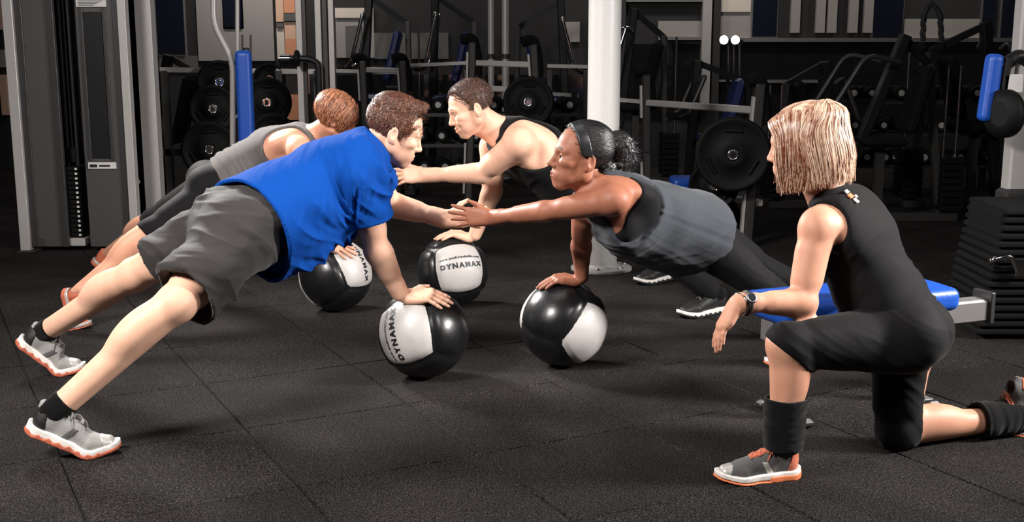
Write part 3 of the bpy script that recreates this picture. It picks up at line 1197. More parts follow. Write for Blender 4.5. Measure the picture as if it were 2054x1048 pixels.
vbox(22, 42, 0, 0, YT, .07, M_STEEL, 'post', tw, z0=.012)
vbox(14, 50, 0, 0, YT - .02, .13, M_STEELD, 'foot_plate', tw, z0=0, z1=.012)
sh1 = vbox(45, 120, 0, 0, YT + .04, .05, M_PANEL, 'shroud_panel', tw, z0=.03)
vbox(45, 60, 0, 0, YT + .028, .014, M_STEELD, 'rib', sh1, z0=.03)
vbox(108, 122, 0, 0, YT + .025, .018, M_STEELD, 'rib', sh1, z0=.03)
vbox(118, 168, 0, 0, YT + .34, .03, M_BLACKP, 'rear_cover', tw, z0=.03)
pn = vbox(166, 250, 0, 0, YT + .04, .05, M_PANEL, 'shroud_panel', tw, z0=.03)
vbox(173, 180, 14, 322, YT + .030, .012, M_STEELD, 'rib', pn)
vbox(218, 226, 14, 322, YT + .030, .012, M_STEELD, 'rib', pn)
vbox(180, 218, 24, 318, YT + .034, .008, M_BLACKP, 'window_slot', pn)
vbox(238, 250, 0, 0, YT + .028, .014, M_STEELD, 'rib', pn, z0=.03)
lb = vbox(172, 228, 326, 339, YT + .030, .011, M_LABEL, 'name_plate', pn, bev=.001)
vbox(175, 190, 330, 336, YT + .0285, .002, M_PRINT, 'printed_mark', lb, bev=0)
vbox(194, 216, 331, 335, YT + .0285, .002, M_STEELD, 'printed_line', lb, bev=0)
st = vbox(169, 228, -20, 14, YT + .030, .011, M_LABEL, 'instruction_sticker', pn, bev=.001)
for k in range(4):
    vbox(173, 222 - 6 * k, 1 + 3 * k, 2.2 + 3 * k, YT + .0285, .002, M_STEELD, 'printed_line', st, bev=0)
for x in (134, 152):
    xx = float(at(x, 260, YT + .18)[0])
    MB().cyl(V(xx, YT + .18, .05), V(xx, YT + .18, 2.3), .011, 10).build('guide_rod', M_STEELD, tw)
for k in range(15):
    z = .10 + k * .030
    cx = float(at(143, 260, YT + .18)[0])
    p = MB().box((cx, YT + .18, z), (.135, .20, .026), bev=.004).build('stack_plate', M_IRON, tw)
    for s in (-1, 1):
        MB().box((cx + s * .048, YT + .079, z), (.014, .003, .013)).build('plate_number', M_LABEL, p)
MB().box((float(at(146, 260, YT + .16)[0]), YT + .16, .055), (.13, .20, .05), bev=.005).build('stack_cradle', M_STEEL, tw)
cb = float(at(143, 260, YT + .18)[0])
MB().tube([V(cb, YT + .18, .56), V(cb, YT + .18, 2.3)], .006, 6).build('cable', M_ROPE, tw)
MB().box((cb, YT + .18, .60), (.05, .04, .10), bev=.006).build('selector_head', M_BLACKP, tw)
vbox(249, 265, 0, 0, YT + .02, .07, M_STEEL, 'post', tw, z0=.012)
vbox(242, 272, 0, 0, YT - .01, .13, M_STEELD, 'foot_plate', tw, z0=0, z1=.012)
vbox(283, 315, 0, 0, YT + .30, .10, M_STEEL, 'post', tw, z0=.012)
vbox(266, 284, 0, 0, YT + .42, .03, M_BLACKP, 'rear_cover', tw, z0=.03)
MB().bar(V(XP(40, YT), YT + .05, .06), V(XP(300, YT + .3), YT + .34, .06), .06, .05).build('base_beam', M_STEELD, tw)
MB().tube([at(262, 340, YT + .10), at(278, 366, YT + .30)], .012, 8).build('brace', M_STEEL, tw)


# ---------------------------------------------------------------- weight plates, dumbbells, racks
def weight_plate(c, axis, R, t=.045, parent=None, label=None, group=None, hub=True):
    r = empty('weight_plate', c)
    ax = unit(axis)
    MB().disc_profile(np.asarray(c) - ax * t / 2, ax, [(0, R * .90), (.004, R), (t - .004, R), (t, R * .90), (t * .8, R * .84), (t * .72, R * .42), (t, R * .36), (t * 1.08, R * .18), (t * .9, R * .12)], 32).build('disc', M_IRON, r)
    if hub:
        MB().disc_profile(np.asarray(c) + ax * t * .5, ax, [(0, .034), (.014, .034), (.016, .028), (.005, .026)], 20).build('hub_ring', M_CHROME, r)
    u = unit(np.cross(ax, (0, 0, 1.0))); w = np.cross(ax, u)
    for k in range(3):
        a = k * 2.094 + .5
        g = np.asarray(c) + R * .63 * (math.cos(a) * u + math.sin(a) * w) + ax * t * .28
        tt = -math.sin(a) * u + math.cos(a) * w
        MB().tube([g - tt * R * .22, g + tt * R * .22], .014, 8).build('grip', M_IRON, r)
    tag(r, label, 'weight plate', group)
    return r


def dumbbell(c, axis, s, label, group):
    r = empty('dumbbell', c)
    ax = unit(axis)
    c = np.asarray(c, float)
    MB().cyl(c - ax * .07 * s, c + ax * .07 * s, .016 * s, 10).build('handle', M_CHROME, r)
    for q in (-1, 1):
        h = MB().disc_profile(c + ax * q * .065 * s, ax * q, [(0, .05 * s), (.012 * s, .068 * s), (.075 * s, .068 * s), (.085 * s, .055 * s)], 12).build('head', M_IRON, r)
        MB().disc_profile(c + ax * q * .150 * s, ax * q, [(0, .030 * s), (.003, .028 * s)], 12).build('end_cap', M_STEEL, h)
    tag(r, label, 'dumbbell', group)
    return r


# ---------------------------------------------------------------- flat bench in front
bench = empty('flat_bench', (1.22, 4.05, 0))
tag(bench, 'flat bench with bright blue pad and grey beam behind the kneeling woman', 'bench')
bd = unit(V(.92, .36, 0)); bn = np.cross((0, 0, 1.0), bd)
b0, b1 = V(.90, 3.96, 0), V(1.52, 4.20, 0)
Rb = np.stack([bd, bn, V(0, 0, 1)], 1)
bc = (b0 + b1) / 2
pad = cloth('pad', lambda P: rbox(bc + V(0, 0, .405), Rb.T, (np.linalg.norm(b1 - b0) / 2 + .04, .140, .042), .030).f(P) - .004 * np.exp(-((P - bc.astype(np.float32)) @ bn.astype(np.float32) / .10) ** 2) * ((P[:, 2] > .41)),
            bc - V(.6, .6, -.30), bc + V(.6, .6, .52), .008, M_BLUE, bench)
MB().bar(b0 + V(0, 0, .325) - bd * .02, b1 + bd * .26 + V(0, 0, .325), .075, .085, bev=.008).build('beam', M_BENCH, bench)
MB().box(b1 + bd * .27 + V(0, 0, .335), (.02, .10, .12), Rb, bev=.004).build('end_cap', M_STEELD, bench)
lg = on_floor(1611, 858)
lg = b0 + bd * ((lg - b0) @ bd)
for p in (lg, b0 + bd * .62):
    MB().bar(p + V(0, 0, .29), p + V(0, 0, .02), .05, .05, bev=.005).build('leg', M_BENCH, bench)
    MB().bar(p - bn * .11 + V(0, 0, .018), p + bn * .11 + V(0, 0, .018), .05, .034, bev=.006).build('foot_bar', M_BENCH, bench)
    for s_ in (-1, 1):
        MB().box(p + bn * s_ * .115 + V(0, 0, .017), (.062, .05, .034), Rb, bev=.012).build('rubber_foot', M_STEELD, bench)

# ---------------------------------------------------------------- machine with blue upright pad behind the tower
Y2 = 7.75
bm_ = empty('press_machine', (XP(470, Y2), Y2, 0))
tag(bm_, 'machine with tall navy blue upright pad and bent silver tube beside the cable tower', 'gym machine')
p_ = [at(428, -140, Y2), at(428, 48, Y2), at(467, 122, Y2), at(467, 460, Y2)]
MB().tube(round_path(p_, .08), .020, 12).build('bent_tube', M_STEEL, bm_)
MB().tube([at(476, -140, Y2 + .05), at(476, 105, Y2 + .05)], .014, 10).build('straight_tube', M_STEEL, bm_)
pd = at(492, 205, Y2 - .02)
cloth('pad', lambda P: rbox(pd, np.eye(3), (.052, .045, .335), .032).f(P), pd - V(.1, .1, .4), pd + V(.1, .1, .4), .008, M_BLUE, bm_)
MB().box((pd[0], Y2 + .05, pd[2] - .1), (.04, .05, .9), bev=.006).build('pad_post', M_STEELD, bm_)
for dz in (.22, -.10):
    MB().cyl(V(XP(467, Y2), Y2, pd[2] + dz), V(pd[0], Y2 + .03, pd[2] + dz), .016, 10).build('bracket', M_CHROME, bm_)
for px in (486, 503):
    MB().tube([at(px, 70, Y2), at(px, 108, Y2)], .007, 8).build('adjust_rod', M_STEELD, bm_)
MB().bar(V(XP(420, Y2), Y2, .03), V(XP(520, Y2), Y2, .03), .08, .06, bev=.006).build('base', M_STEELD, bm_)

# horizontal plate rails with stored plates (left)
Y3 = 8.7
rk = empty('plate_rack', (XP(480, Y3), Y3, 0))
tag(rk, 'low rail rack for weight plates behind the blue upright pad', 'rack')
MB().bar(at(322, 140, Y3), at(642, 144, Y3), .04, .035).build('top_rail', M_STEEL, rk)
for px in (330, 460, 560, 636):
    q = at(px, 142, Y3)
    MB().bar(q, V(q[0], q[1], .0), .05, .05).build('upright', M_STEELD, rk)
MB().bar(at(322, 305, Y3), at(642, 308, Y3), .05, .05).build('low_rail', M_STEELD, rk)
for px, py, R, off, lab in ((440, 165, .16, .04, 'topmost black weight plate left of the navy pad'), (427, 218, .17, .16, 'middle black weight plate left of the navy pad'), (420, 300, .20, .30, 'lowest and largest black weight plate left of the navy pad'),
                            (535, 205, .18, .14, 'middle black weight plate right of the navy pad'), (548, 275, .17, .28, 'lowest black weight plate right of the navy pad, above the grey tank top'), (540, 160, .12, .02, 'topmost small black weight plate right of the navy pad')):
    c_ = at(px, py, Y3 - off)
    MB().cyl(c_ + V(0, -.03, 0), V(c_[0], Y3 + .02, c_[2]), .020, 12).build('storage_peg', M_CHROME, rk)
    MB().bar(V(c_[0], Y3 + .03, c_[2]), V(c_[0], Y3 + .03, .04), .04, .03).build('peg_post', M_BLACKP, rk)
    weight_plate(c_, (.25, -1, 0), R, label=lab, group='plates on the left rack')

# short loaded bar on a column
Y4 = 8.2
br = empty('plate_holder', (XP(650, Y4), Y4, 0))
tag(br, 'black curved plate holder with a small disc on a silver column', 'plate holder')
MB().tube(round_path([at(566, 117, Y4), at(620, 118, Y4), at(638, 126, Y4), at(640, 190, Y4), at(640, 210, Y4)], .1), .022, 12).build('arm', M_BLACKP, br)
MB().disc_profile(at(590, 117, Y4), (1, 0, 0), [(0, .03), (.008, .055), (.03, .055), (.04, .03)], 24).build('disc', M_IRON, br)
MB().cyl(at(562, 117, Y4), at(582, 117, Y4), .026, 14).build('sleeve', M_CHROME, br)
vbox(600, 612, 0, 0, Y4 + .10, .05, M_STEEL, 'column_profile', br, z0=0)
vbox(612, 620, 0, 0, Y4 + .11, .04, M_STEELD, 'column_profile', br, z0=0)
vbox(638, 650, 0, 0, Y4 + .04, .06, M_STEEL, 'column_profile', br, z0=0)
vbox(652, 662, 0, 0, Y4 + .06, .06, M_STEELD, 'column_profile', br, z0=0)
vbox(664, 675, 0, 0, Y4 + .08, .05, M_STEEL, 'column_profile', br, z0=0)


# ---------------------------------------------------------------- press stations with black capped uprights
def press_station(label, ups, rails, plates, seat=None, Yb=None):
    """ups: (px top, py top, px base, Y); rails: (i, j, py_i, py_j)"""
    root = empty('press_station', (XP(ups[0][0], ups[0][3]), ups[0][3], 0))
    tag(root, label, 'gym machine')
    tops = []
    for (pt, yt, pb, Y) in ups:
        a = at(pt, yt, Y)
        fx = float(at(pb, 400, Y)[0])
        b = V(fx, Y, 0.0)
        k = V(a[0] * .55 + fx * .45, Y + .02, a[2] * .45)
        up = MB()
        up.bar(a, k, .060, .115, up=(0, 1, 0), bev=.01)
        up.bar(k, b, .060, .115, up=(0, 1, 0), bev=.01)
        uo = up.build('upright', M_STEELD, root)
        MB().bar(a + V(-.040, -.02, -.08), lerp(a, k, .55) + V(-.040, -.02, 0), .016, .05, up=(0, 1, 0)).build('bright_edge', M_STEEL, uo)
        MB().bar(lerp(k, b, .15) + V(-.042, -.02, 0), lerp(k, b, .85) + V(-.042, -.02, 0), .016, .05, up=(0, 1, 0)).build('bright_edge', M_STEEL, uo)
        cap = MB()
        cap.tube(round_path([a + V(-.09, -.02, .015), a + V(.0, 0, .035), a + V(.035, .01, -.10), a + V(.040, .01, -.26)], .06), .042, 12)
        cap.build('cap', M_FOAM, root)
        MB().bar(b + V(0, -.20, .02), b + V(0, .25, .02), .09, .04, bev=.008).build('foot', M_STEELD, root)
        tops.append((a, b, Y))
    for (i, j, yi, yj) in rails:
        pa = at(ups[i][0], yi, ups[i][3]); pb = at(ups[j][0], yj, ups[j][3])
        MB().bar(pa, pb, .05, .045, bev=.006).build('rail', M_STEEL, root)
    if seat:
        (px, py, Y, w) = seat
        c = at(px, py, Y)
        cloth('seat', lambda P: rbox(c, np.eye(3), (w, .13, .04), .03).f(P), c - V(.3, .25, .12), c + V(.3, .25, .12), .01, M_BLUE, root)
        MB().bar(V(c[0], Y, c[2] - .04), V(c[0], Y, .0), .06, .06).build('seat_post', M_STEEL, root)
        MB().bar(c + V(-w - .18, -.1, -.07), c + V(w - .02, -.05, -.09), .07, .05, bev=.006).build('seat_beam', M_STEEL, root)
    for (px, py, Y, R) in plates:
        c = at(px, py, Y)
        MB().cyl(c + V(0, .02, 0), c + V(0, .24, 0), .024, 12).build('storage_peg', M_CHROME, root)
    return root


PS_R = press_station('press station with two black-capped uprights and a blue seat, right of the white column',
              [(1296, 150, 1300, 8.9), (1524, 168, 1500, 7.45)], [(0, 1, 206, 222), (0, 1, 372, 408)], [], seat=(1388, 366, 8.2, .15))
PS_M = press_station('press station with black-capped uprights behind the smiling man',
              [(948, 84, 940, 9.5), (1070, 88, 1092, 9.3)], [(0, 1, 126, 130), (0, 1, 176, 182)], [])
press_station('press station with black-capped uprights behind the heads of the left pair',
              [(728, 122, 740, 10.4), (808, 122, 826, 10.2)], [(0, 1, 140, 142)], [])
rl = empty('barrier_rail', (XP(700, 10.6), 10.6, 0))
tag(rl, 'thin silver double rail running behind the press stations', 'rail')
for (x0, y0, x1, y1, Y) in ((662, 142, 800, 145, 10.6), (808, 132, 940, 126, 10.6), (1098, 132, 1178, 134, 10.4), (1100, 188, 1160, 192, 10.2), (1240, 200, 1296, 205, 9.2)):
    MB().bar(at(x0, y0, Y), at(x1, y1, Y), .035, .03).build('rail', M_STEEL, rl)
for x, Y in ((670, 10.6), (935, 10.6), (1102, 10.4), (1175, 10.4)):
    q = at(x, 140, Y)
    MB().bar(q, V(q[0], q[1], 0), .04, .04).build('rail_post', M_STEELD, rl)

# big plates stored beside the right-hand station
G_R = 'plates on the right press station'
for (px, py, Y, R, lab) in ((1470, 310, 7.30, .235, 'large black weight plate facing the camera between the press station uprights'),
                            (1432, 372, 7.45, .16, 'small black weight plate low behind the grey tank top'),
                            (1444, 432, 7.62, .13, 'smallest black weight plate near the floor behind the grey tank top')):
    weight_plate(at(px, py, Y), (-.15, -1, 0), R, label=lab, group=G_R)
    c_ = at(px, py, Y)
    MB().cyl(c_ + V(0, -.03, 0), c_ + V(0, .16, 0), .020, 12).build('storage_peg', M_CHROME, PS_R)
    MB().bar(c_ + V(0, .16, .03), V(c_[0], c_[1] + .16, 0), .04, .04).build('peg_post', M_BLACKP, PS_R)
c_ = at(1060, 205, 9.2)
MB().cyl(c_ + V(0, -.03, 0), c_ + V(.02, .14, 0), .020, 12).build('storage_peg', M_CHROME, PS_M)
weight_plate(c_, (-.1, -1, .1), .20, label='dark weight plate above the bare shoulder of the smiling man', group=G_R)


# ---------------------------------------------------------------- further machines: frame, arm, pad, stack
def lever_machine(label, px, Y, h, w, pad_mat, lean=.25, flip=1, arms=True, stack=True, chrome=True):
    x = XP(px, Y)
    r = empty('lever_machine', (x, Y, 0))
    tag(r, label, 'gym machine')
    P0 = lambda a, b, c: V(x + flip * a * w, Y + b, c * h)
    MB().bar(P0(-.5, 0, .02), P0(.5, 0, .02), .09, .06, bev=.006).build('base', M_STEELD, r)
    MB().bar(P0(-.45, 0, .0), P0(-.45 + lean, 0, 1.0), .07, .10, up=(0, 1, 0), bev=.008).build('main_post', M_BLACKP, r)
    MB().bar(P0(.40, .05, .0), P0(.40 - lean * .3, .05, .85), .05, .07, up=(0, 1, 0), bev=.006).build('rear_post', M_STEELD, r)
    MB().bar(P0(-.45 + lean, .02, .98), P0(.40 - lean * .3, .05, .84), .05, .06, up=(0, 1, 0)).build('top_beam', M_BLACKP, r)
    c = P0(-.12, -.10, .44)
    MB().box(c, (.30, .34, .07), bev=.03).build('seat', pad_mat, r)
    MB().bar(c - V(0, 0, .03), V(c[0], c[1], 0), .06, .06).build('seat_post', M_STEELD, r)
    t = math.radians(14 * flip)
    Rr = np.array([[math.cos(t), 0, math.sin(t)], [0, 1, 0], [-math.sin(t), 0, math.cos(t)]])
    MB().box(P0(.12, -.08, .66), (.07, .30, .50), Rr, bev=.03).build('backrest', pad_mat, r)
    if arms:
        for s in (-1, 1):
            MB().tube(round_path([P0(-.45 + lean * .8, s * .22, .86), P0(-.30, s * .26, .90), P0(-.52, s * .26, .62), P0(-.62, s * .20, .60)], .08), .018, 10).build('arm', M_CHROME if chrome else M_STEELD, r)
            MB().cyl(P0(-.62, s * .20, .60), P0(-.72, s * .12, .60), .024, 10).build('grip', M_FOAM, r)
    if stack:
        q = P0(.44, .05, .0)
        for k in range(8):
            MB().box(q + V(0, 0, .10 + k * .05), (.16, .24, .044), bev=.005).build('stack_plate', M_IRON, r)
        for s in (-1, 1):
            MB().cyl(q + V(s * .045, 0, .05), q + V(s * .045, 0, h * .84), .010, 8).build('guide_rod', M_CHROME, r)
    return r


lever_machine('dark chest press machine with chrome arms behind the heads of the left pair', 775, 11.4, 1.75, .6, M_NAVYV, .2, 1)
lever_machine('dark press machine with chrome arms above the smiling man', 912, 11.2, 1.75, .5, M_NAVYV, .1, 1)
lever_machine('dark seated machine between the press station and the white column', 1085, 11.2, 1.7, .6, M_NAVYV, .15, -1)
lever_machine('dark machine at the back with navy pad right of the steel mullion', 1450, 9.9, 1.15, .6, M_NAVYV, .1, 1, chrome=False)
lever_machine('dark slanted machine behind the blond hair', 1630, 9.3, 1.15, .6, M_FOAM, .3, -1, chrome=False)
lever_machine('dark leverage machine with slanted black post right of the blond hair', 1800, 8.6, 1.35, 1.0, M_FOAM, .5, 1, chrome=False)
lever_machine('dark seated machine left of the bright blue standing pad', 1930, 9.3, 1.45, .8, M_FOAM, .25, -1, chrome=False)
lever_machine('dark machine in the gap behind the cable tower', 350, 9.6, 1.2, .8, M_FOAM, .4, 1, chrome=False)
lever_machine('dark machine behind the white column on its right', 1290, 10.9, 1.6, .6, M_FOAM, .3, 1)

gl = empty('chrome_guide_frame', (XP(1472, 10.4), 10.4, 0))
tag(gl, 'frame of three bright chrome guide rods by the steel mullion', 'gym machine')
for px, y1 in ((1461, 142), (1472, 150), (1484, 158)):
    q = at(px, y1, 10.4); t = at(px, 84, 10.4)
    MB().cyl(V(q[0], q[1], q[2]), t, .014, 10).build('guide_rod', M_CHROME, gl)
    MB().bar(q, V(q[0], q[1], 0), .03, .03).build('support', M_BLACKP, gl)
MB().bar(at(1452, 83, 10.4), at(1490, 83, 10.4), .05, .03).build('crosshead', M_STEELD, gl)
lm, nt_, b_ = new_mat('glint_glow')  # glowing discs added in place of bright reflections on chrome
b_.inputs['Emission Color'].default_value = (1, .95, .88, 1)
b_.inputs['Emission Strength'].default_value = 14
for px, lab in ((1452, 'left of two small round glowing spots added as chrome glints on the back wall rail'), (1475, 'right of two small round glowing spots added as chrome glints on the back wall rail')):
    c = at(px, 80, 10.3)
    lo_ = empty('glowing_glint', c)
    tag(lo_, lab, 'lamp', 'added glints')
    MB().disc_profile(c + V(0, .06, 0), (0, -1, 0), [(0, .03), (.05, .045), (.06, .042)], 20).build('glint_rim', M_CHROME, lo_)
    MB().disc_profile(c + V(0, .002, 0), (0, -1, 0), [(0, .038), (.012, .034), (.022, .015)], 20).build('lens', lm, lo_)

# ---------------------------------------------------------------- pulley rope
Y6 = 8.3
rp = empty('pulley_rope', at(1870, 10, Y6))
tag(rp, 'black two-ended pulley rope hanging on the right', 'rope')
for px in (1853, 1886):
    a = at(1869, 6, Y6); b = at(px, 26, Y6); c = at(px - (2 if px < 1870 else -2), 82, Y6)
    pts = round_path([a, b, c], .06, 6)
    fine = []
    for i in range(len(pts) - 1):
        for t in np.linspace(0, 1, 7)[:-1]: fine.append(lerp(pts[i], pts[i + 1], t))
    fine.append(pts[-1])
    for ph in (0, 2.09, 4.19):
        sp_ = [p + .012 * V(math.cos(k * .75 + ph), math.sin(k * .75 + ph), 0) for k, p in enumerate(fine)]
        MB().tube(sp_, .010, 6).build('strand', M_ROPE, rp)
    MB().disc_profile(c + V(0, 0, -.01), (0, 0, -1), [(0, .020), (.02, .036), (.06, .036), (.075, .02)], 14).build('end_knob', M_FOAM, rp)
MB().tube([at(1869, 6, Y6), at(1869, -120, Y6)], .008, 8).build('cable', M_ROPE, rp)

# ---------------------------------------------------------------- right-hand post with blue pad
Y7 = 5.75
pm = empty('pad_machine', (XP(2030, Y7), Y7, 0))
tag(pm, 'silver machine post with bright blue standing pad at the right edge', 'gym machine')
xq = float(at(2035, 330, Y7)[0])
MB().box((xq + .01, Y7, 1.15), (.105, .10, 2.3), bev=.018).build('post', M_STEEL, pm)
MB().box((xq + .01, Y7, .30), (.14, .14, .60), bev=.02).build('post_sleeve', M_STEELD, pm)
pa, pb = at(1996, 108, Y7 - .05), at(1976, 244, Y7 - .05)
ax_ = unit(pb - pa); Rq = np.stack([unit(np.cross((0, 1, 0), ax_)), V(0, 1, 0), ax_])
pcn = (pa + pb) / 2
cloth('pad', lambda P: rbox(pcn, Rq, (.034, .050, np.linalg.norm(pb - pa) / 2), .026).f(P), pcn - .4, pcn + .4, .008, M_BLUE, pm)
MB().box(pcn + V(.055, 0, 0), (.03, .09, .30), Rq.T, bev=.006).build('pad_plate', M_BLACKP, pm)
MB().tube(round_path([pcn + V(.05, 0, .1), pcn + V(.13, 0, .16), V(xq, Y7 - .03, pcn[2] + .12)], .05), .032, 10).build('bracket', M_BLACKP, pm)
MB().box(at(2030, 168, Y7 - .07), (.09, .05, .09), bev=.006).build('pulley_box', M_LABEL, pm)
MB().disc_profile(at(2024, 228, Y7 - .13), (-.9, -.35, 0), [(0, .06), (.01, .115), (.05, .115), (.06, .06)], 28).build('pulley', M_IRON, pm)
MB().bar(V(xq - .3, Y7, .03), V(xq + .3, Y7, .03), .12, .06, bev=.01).build('base', M_STEELD, pm)

# ribbed black block (step platform stack) in the right corner
sb = on_floor(2015, 690)
bx = empty('step_block', (sb[0] + .08, sb[1] + .25, 0))
tag(bx, 'black ribbed step block with a metal grip at the right edge of the floor', 'step block')
cx_, cy_ = sb[0] + .13, sb[1] + .28
for k in range(16):
    z = .02 + k * .036
    w_ = .46 - .05 * (k / 12)
    MB().box((cx_ + .012 * k / 3, cy_, z + .014), (w_, .44, .028), bev=.008).build('rib', M_FOAM, bx)
MB().box((cx_ + .03, cy_, .29), (.36, .38, .56), bev=.01).build('core', M_FOAM, bx)
g = at(1990, 522, cy_ - .26); g2 = at(2028, 512, cy_ - .26); g3 = at(2040, 545, cy_ - .25)
MB().tube(round_path([g + V(0, .03, -.02), g, g2, g3], .03), .012, 10).build('grip_bar', M_CHROME, bx)
MB().box(at(2045, 540, cy_ - .25), (.04, .02, .07), bev=.004).build('latch', M_CHROME, bx)

# ---------------------------------------------------------------- dumbbell racks at the back
ORD = ('leftmost', 'second from the left', 'third from the left', 'fourth from the left', 'fifth from the left', 'fifth from the right', 'fourth from the right', 'third from the right', 'second from the right', 'rightmost')


def dumbbell_rack(label, px0, px1, Y8, zs, where, tiers, n=10):
    dr_ = empty('dumbbell_rack', (XP((px0 + px1) / 2, Y8), Y8, 0))
    tag(dr_, label, 'rack')
    xa, xb = XP(px0, Y8), XP(px1, Y8)
    for z in zs:
        MB().bar(V(xa, Y8 - .05, z - .085), V(xb, Y8 - .05, z - .085), .04, .03).build('shelf_rail', M_STEELD, dr_)
        MB().bar(V(xa, Y8 + .12, z - .085), V(xb, Y8 + .12, z - .085), .04, .03).build('shelf_rail', M_STEELD, dr_)
    for x in (xa + .02, xb - .02):
        MB().bar(V(x, Y8 + .20, 0), V(x, Y8 + .20, zs[-1] + .1), .05, .05).build('rack_post', M_BLACKP, dr_)
        MB().bar(V(x, Y8 - .22, .03), V(x, Y8 + .2, .03), .05, .06).build('rack_foot', M_BLACKP, dr_)
        for z in zs:
            MB().bar(V(x, Y8 - .06, z - .09), V(x, Y8 + .2, z - .09), .03, .03).build('shelf_bracket', M_BLACKP, dr_)
    for t_, z in enumerate(zs):
        for k in range(n):
            x = lerp(xa + .10, xb - .10, k / (n - 1))
            dumbbell(V(float(x), Y8 + .03, z), (.10 * ((k * 7 + t_ * 3) % 5 - 2), -1, 0), .86 + .04 * ((k + t_) % 3),
                     'dark dumbbell, %s on the %s tier of the %s rack' % (ORD[k], tiers[t_], where), 'dumbbells on the %s tier, %s rack' % (tiers[t_], where))


dumbbell_rack('low dark three-tier dumbbell rack against the right back wall', 1690, 2010, 10.4, (.30, .58, .86), 'right', ('lowest', 'middle', 'top'))
dumbbell_rack('low dark three-tier dumbbell rack behind the smiling man', 790, 1160, 10.0, (.26, .52, .78), 'central', ('lowest', 'middle', 'top'))

# tall twin pipes at the back
for px, w_, lab in ((985, 12, 'left of the two tall steel pipes at the back wall'), (1014, 14, 'right of the two tall steel pipes at the back wall')):
    Y9 = 10.75
    x = XP(px, Y9)
    pr_ = empty('steel_pipe', (x, Y9, 0))
    tag(pr_, lab, 'pipe', 'twin pipes')
    rr = w_ / 2 / 218
    MB().cyl(V(x, Y9, 0), V(x, Y9, 3.9), rr, 20).build('pipe', M_STEEL, pr_)
    for z in (.02, 1.15):
        MB().disc_profile(V(x, Y9, z), (0, 0, 1), [(0, rr * 1.25), (.04, rr * 1.25)], 20).build('collar', M_STEELD, pr_)


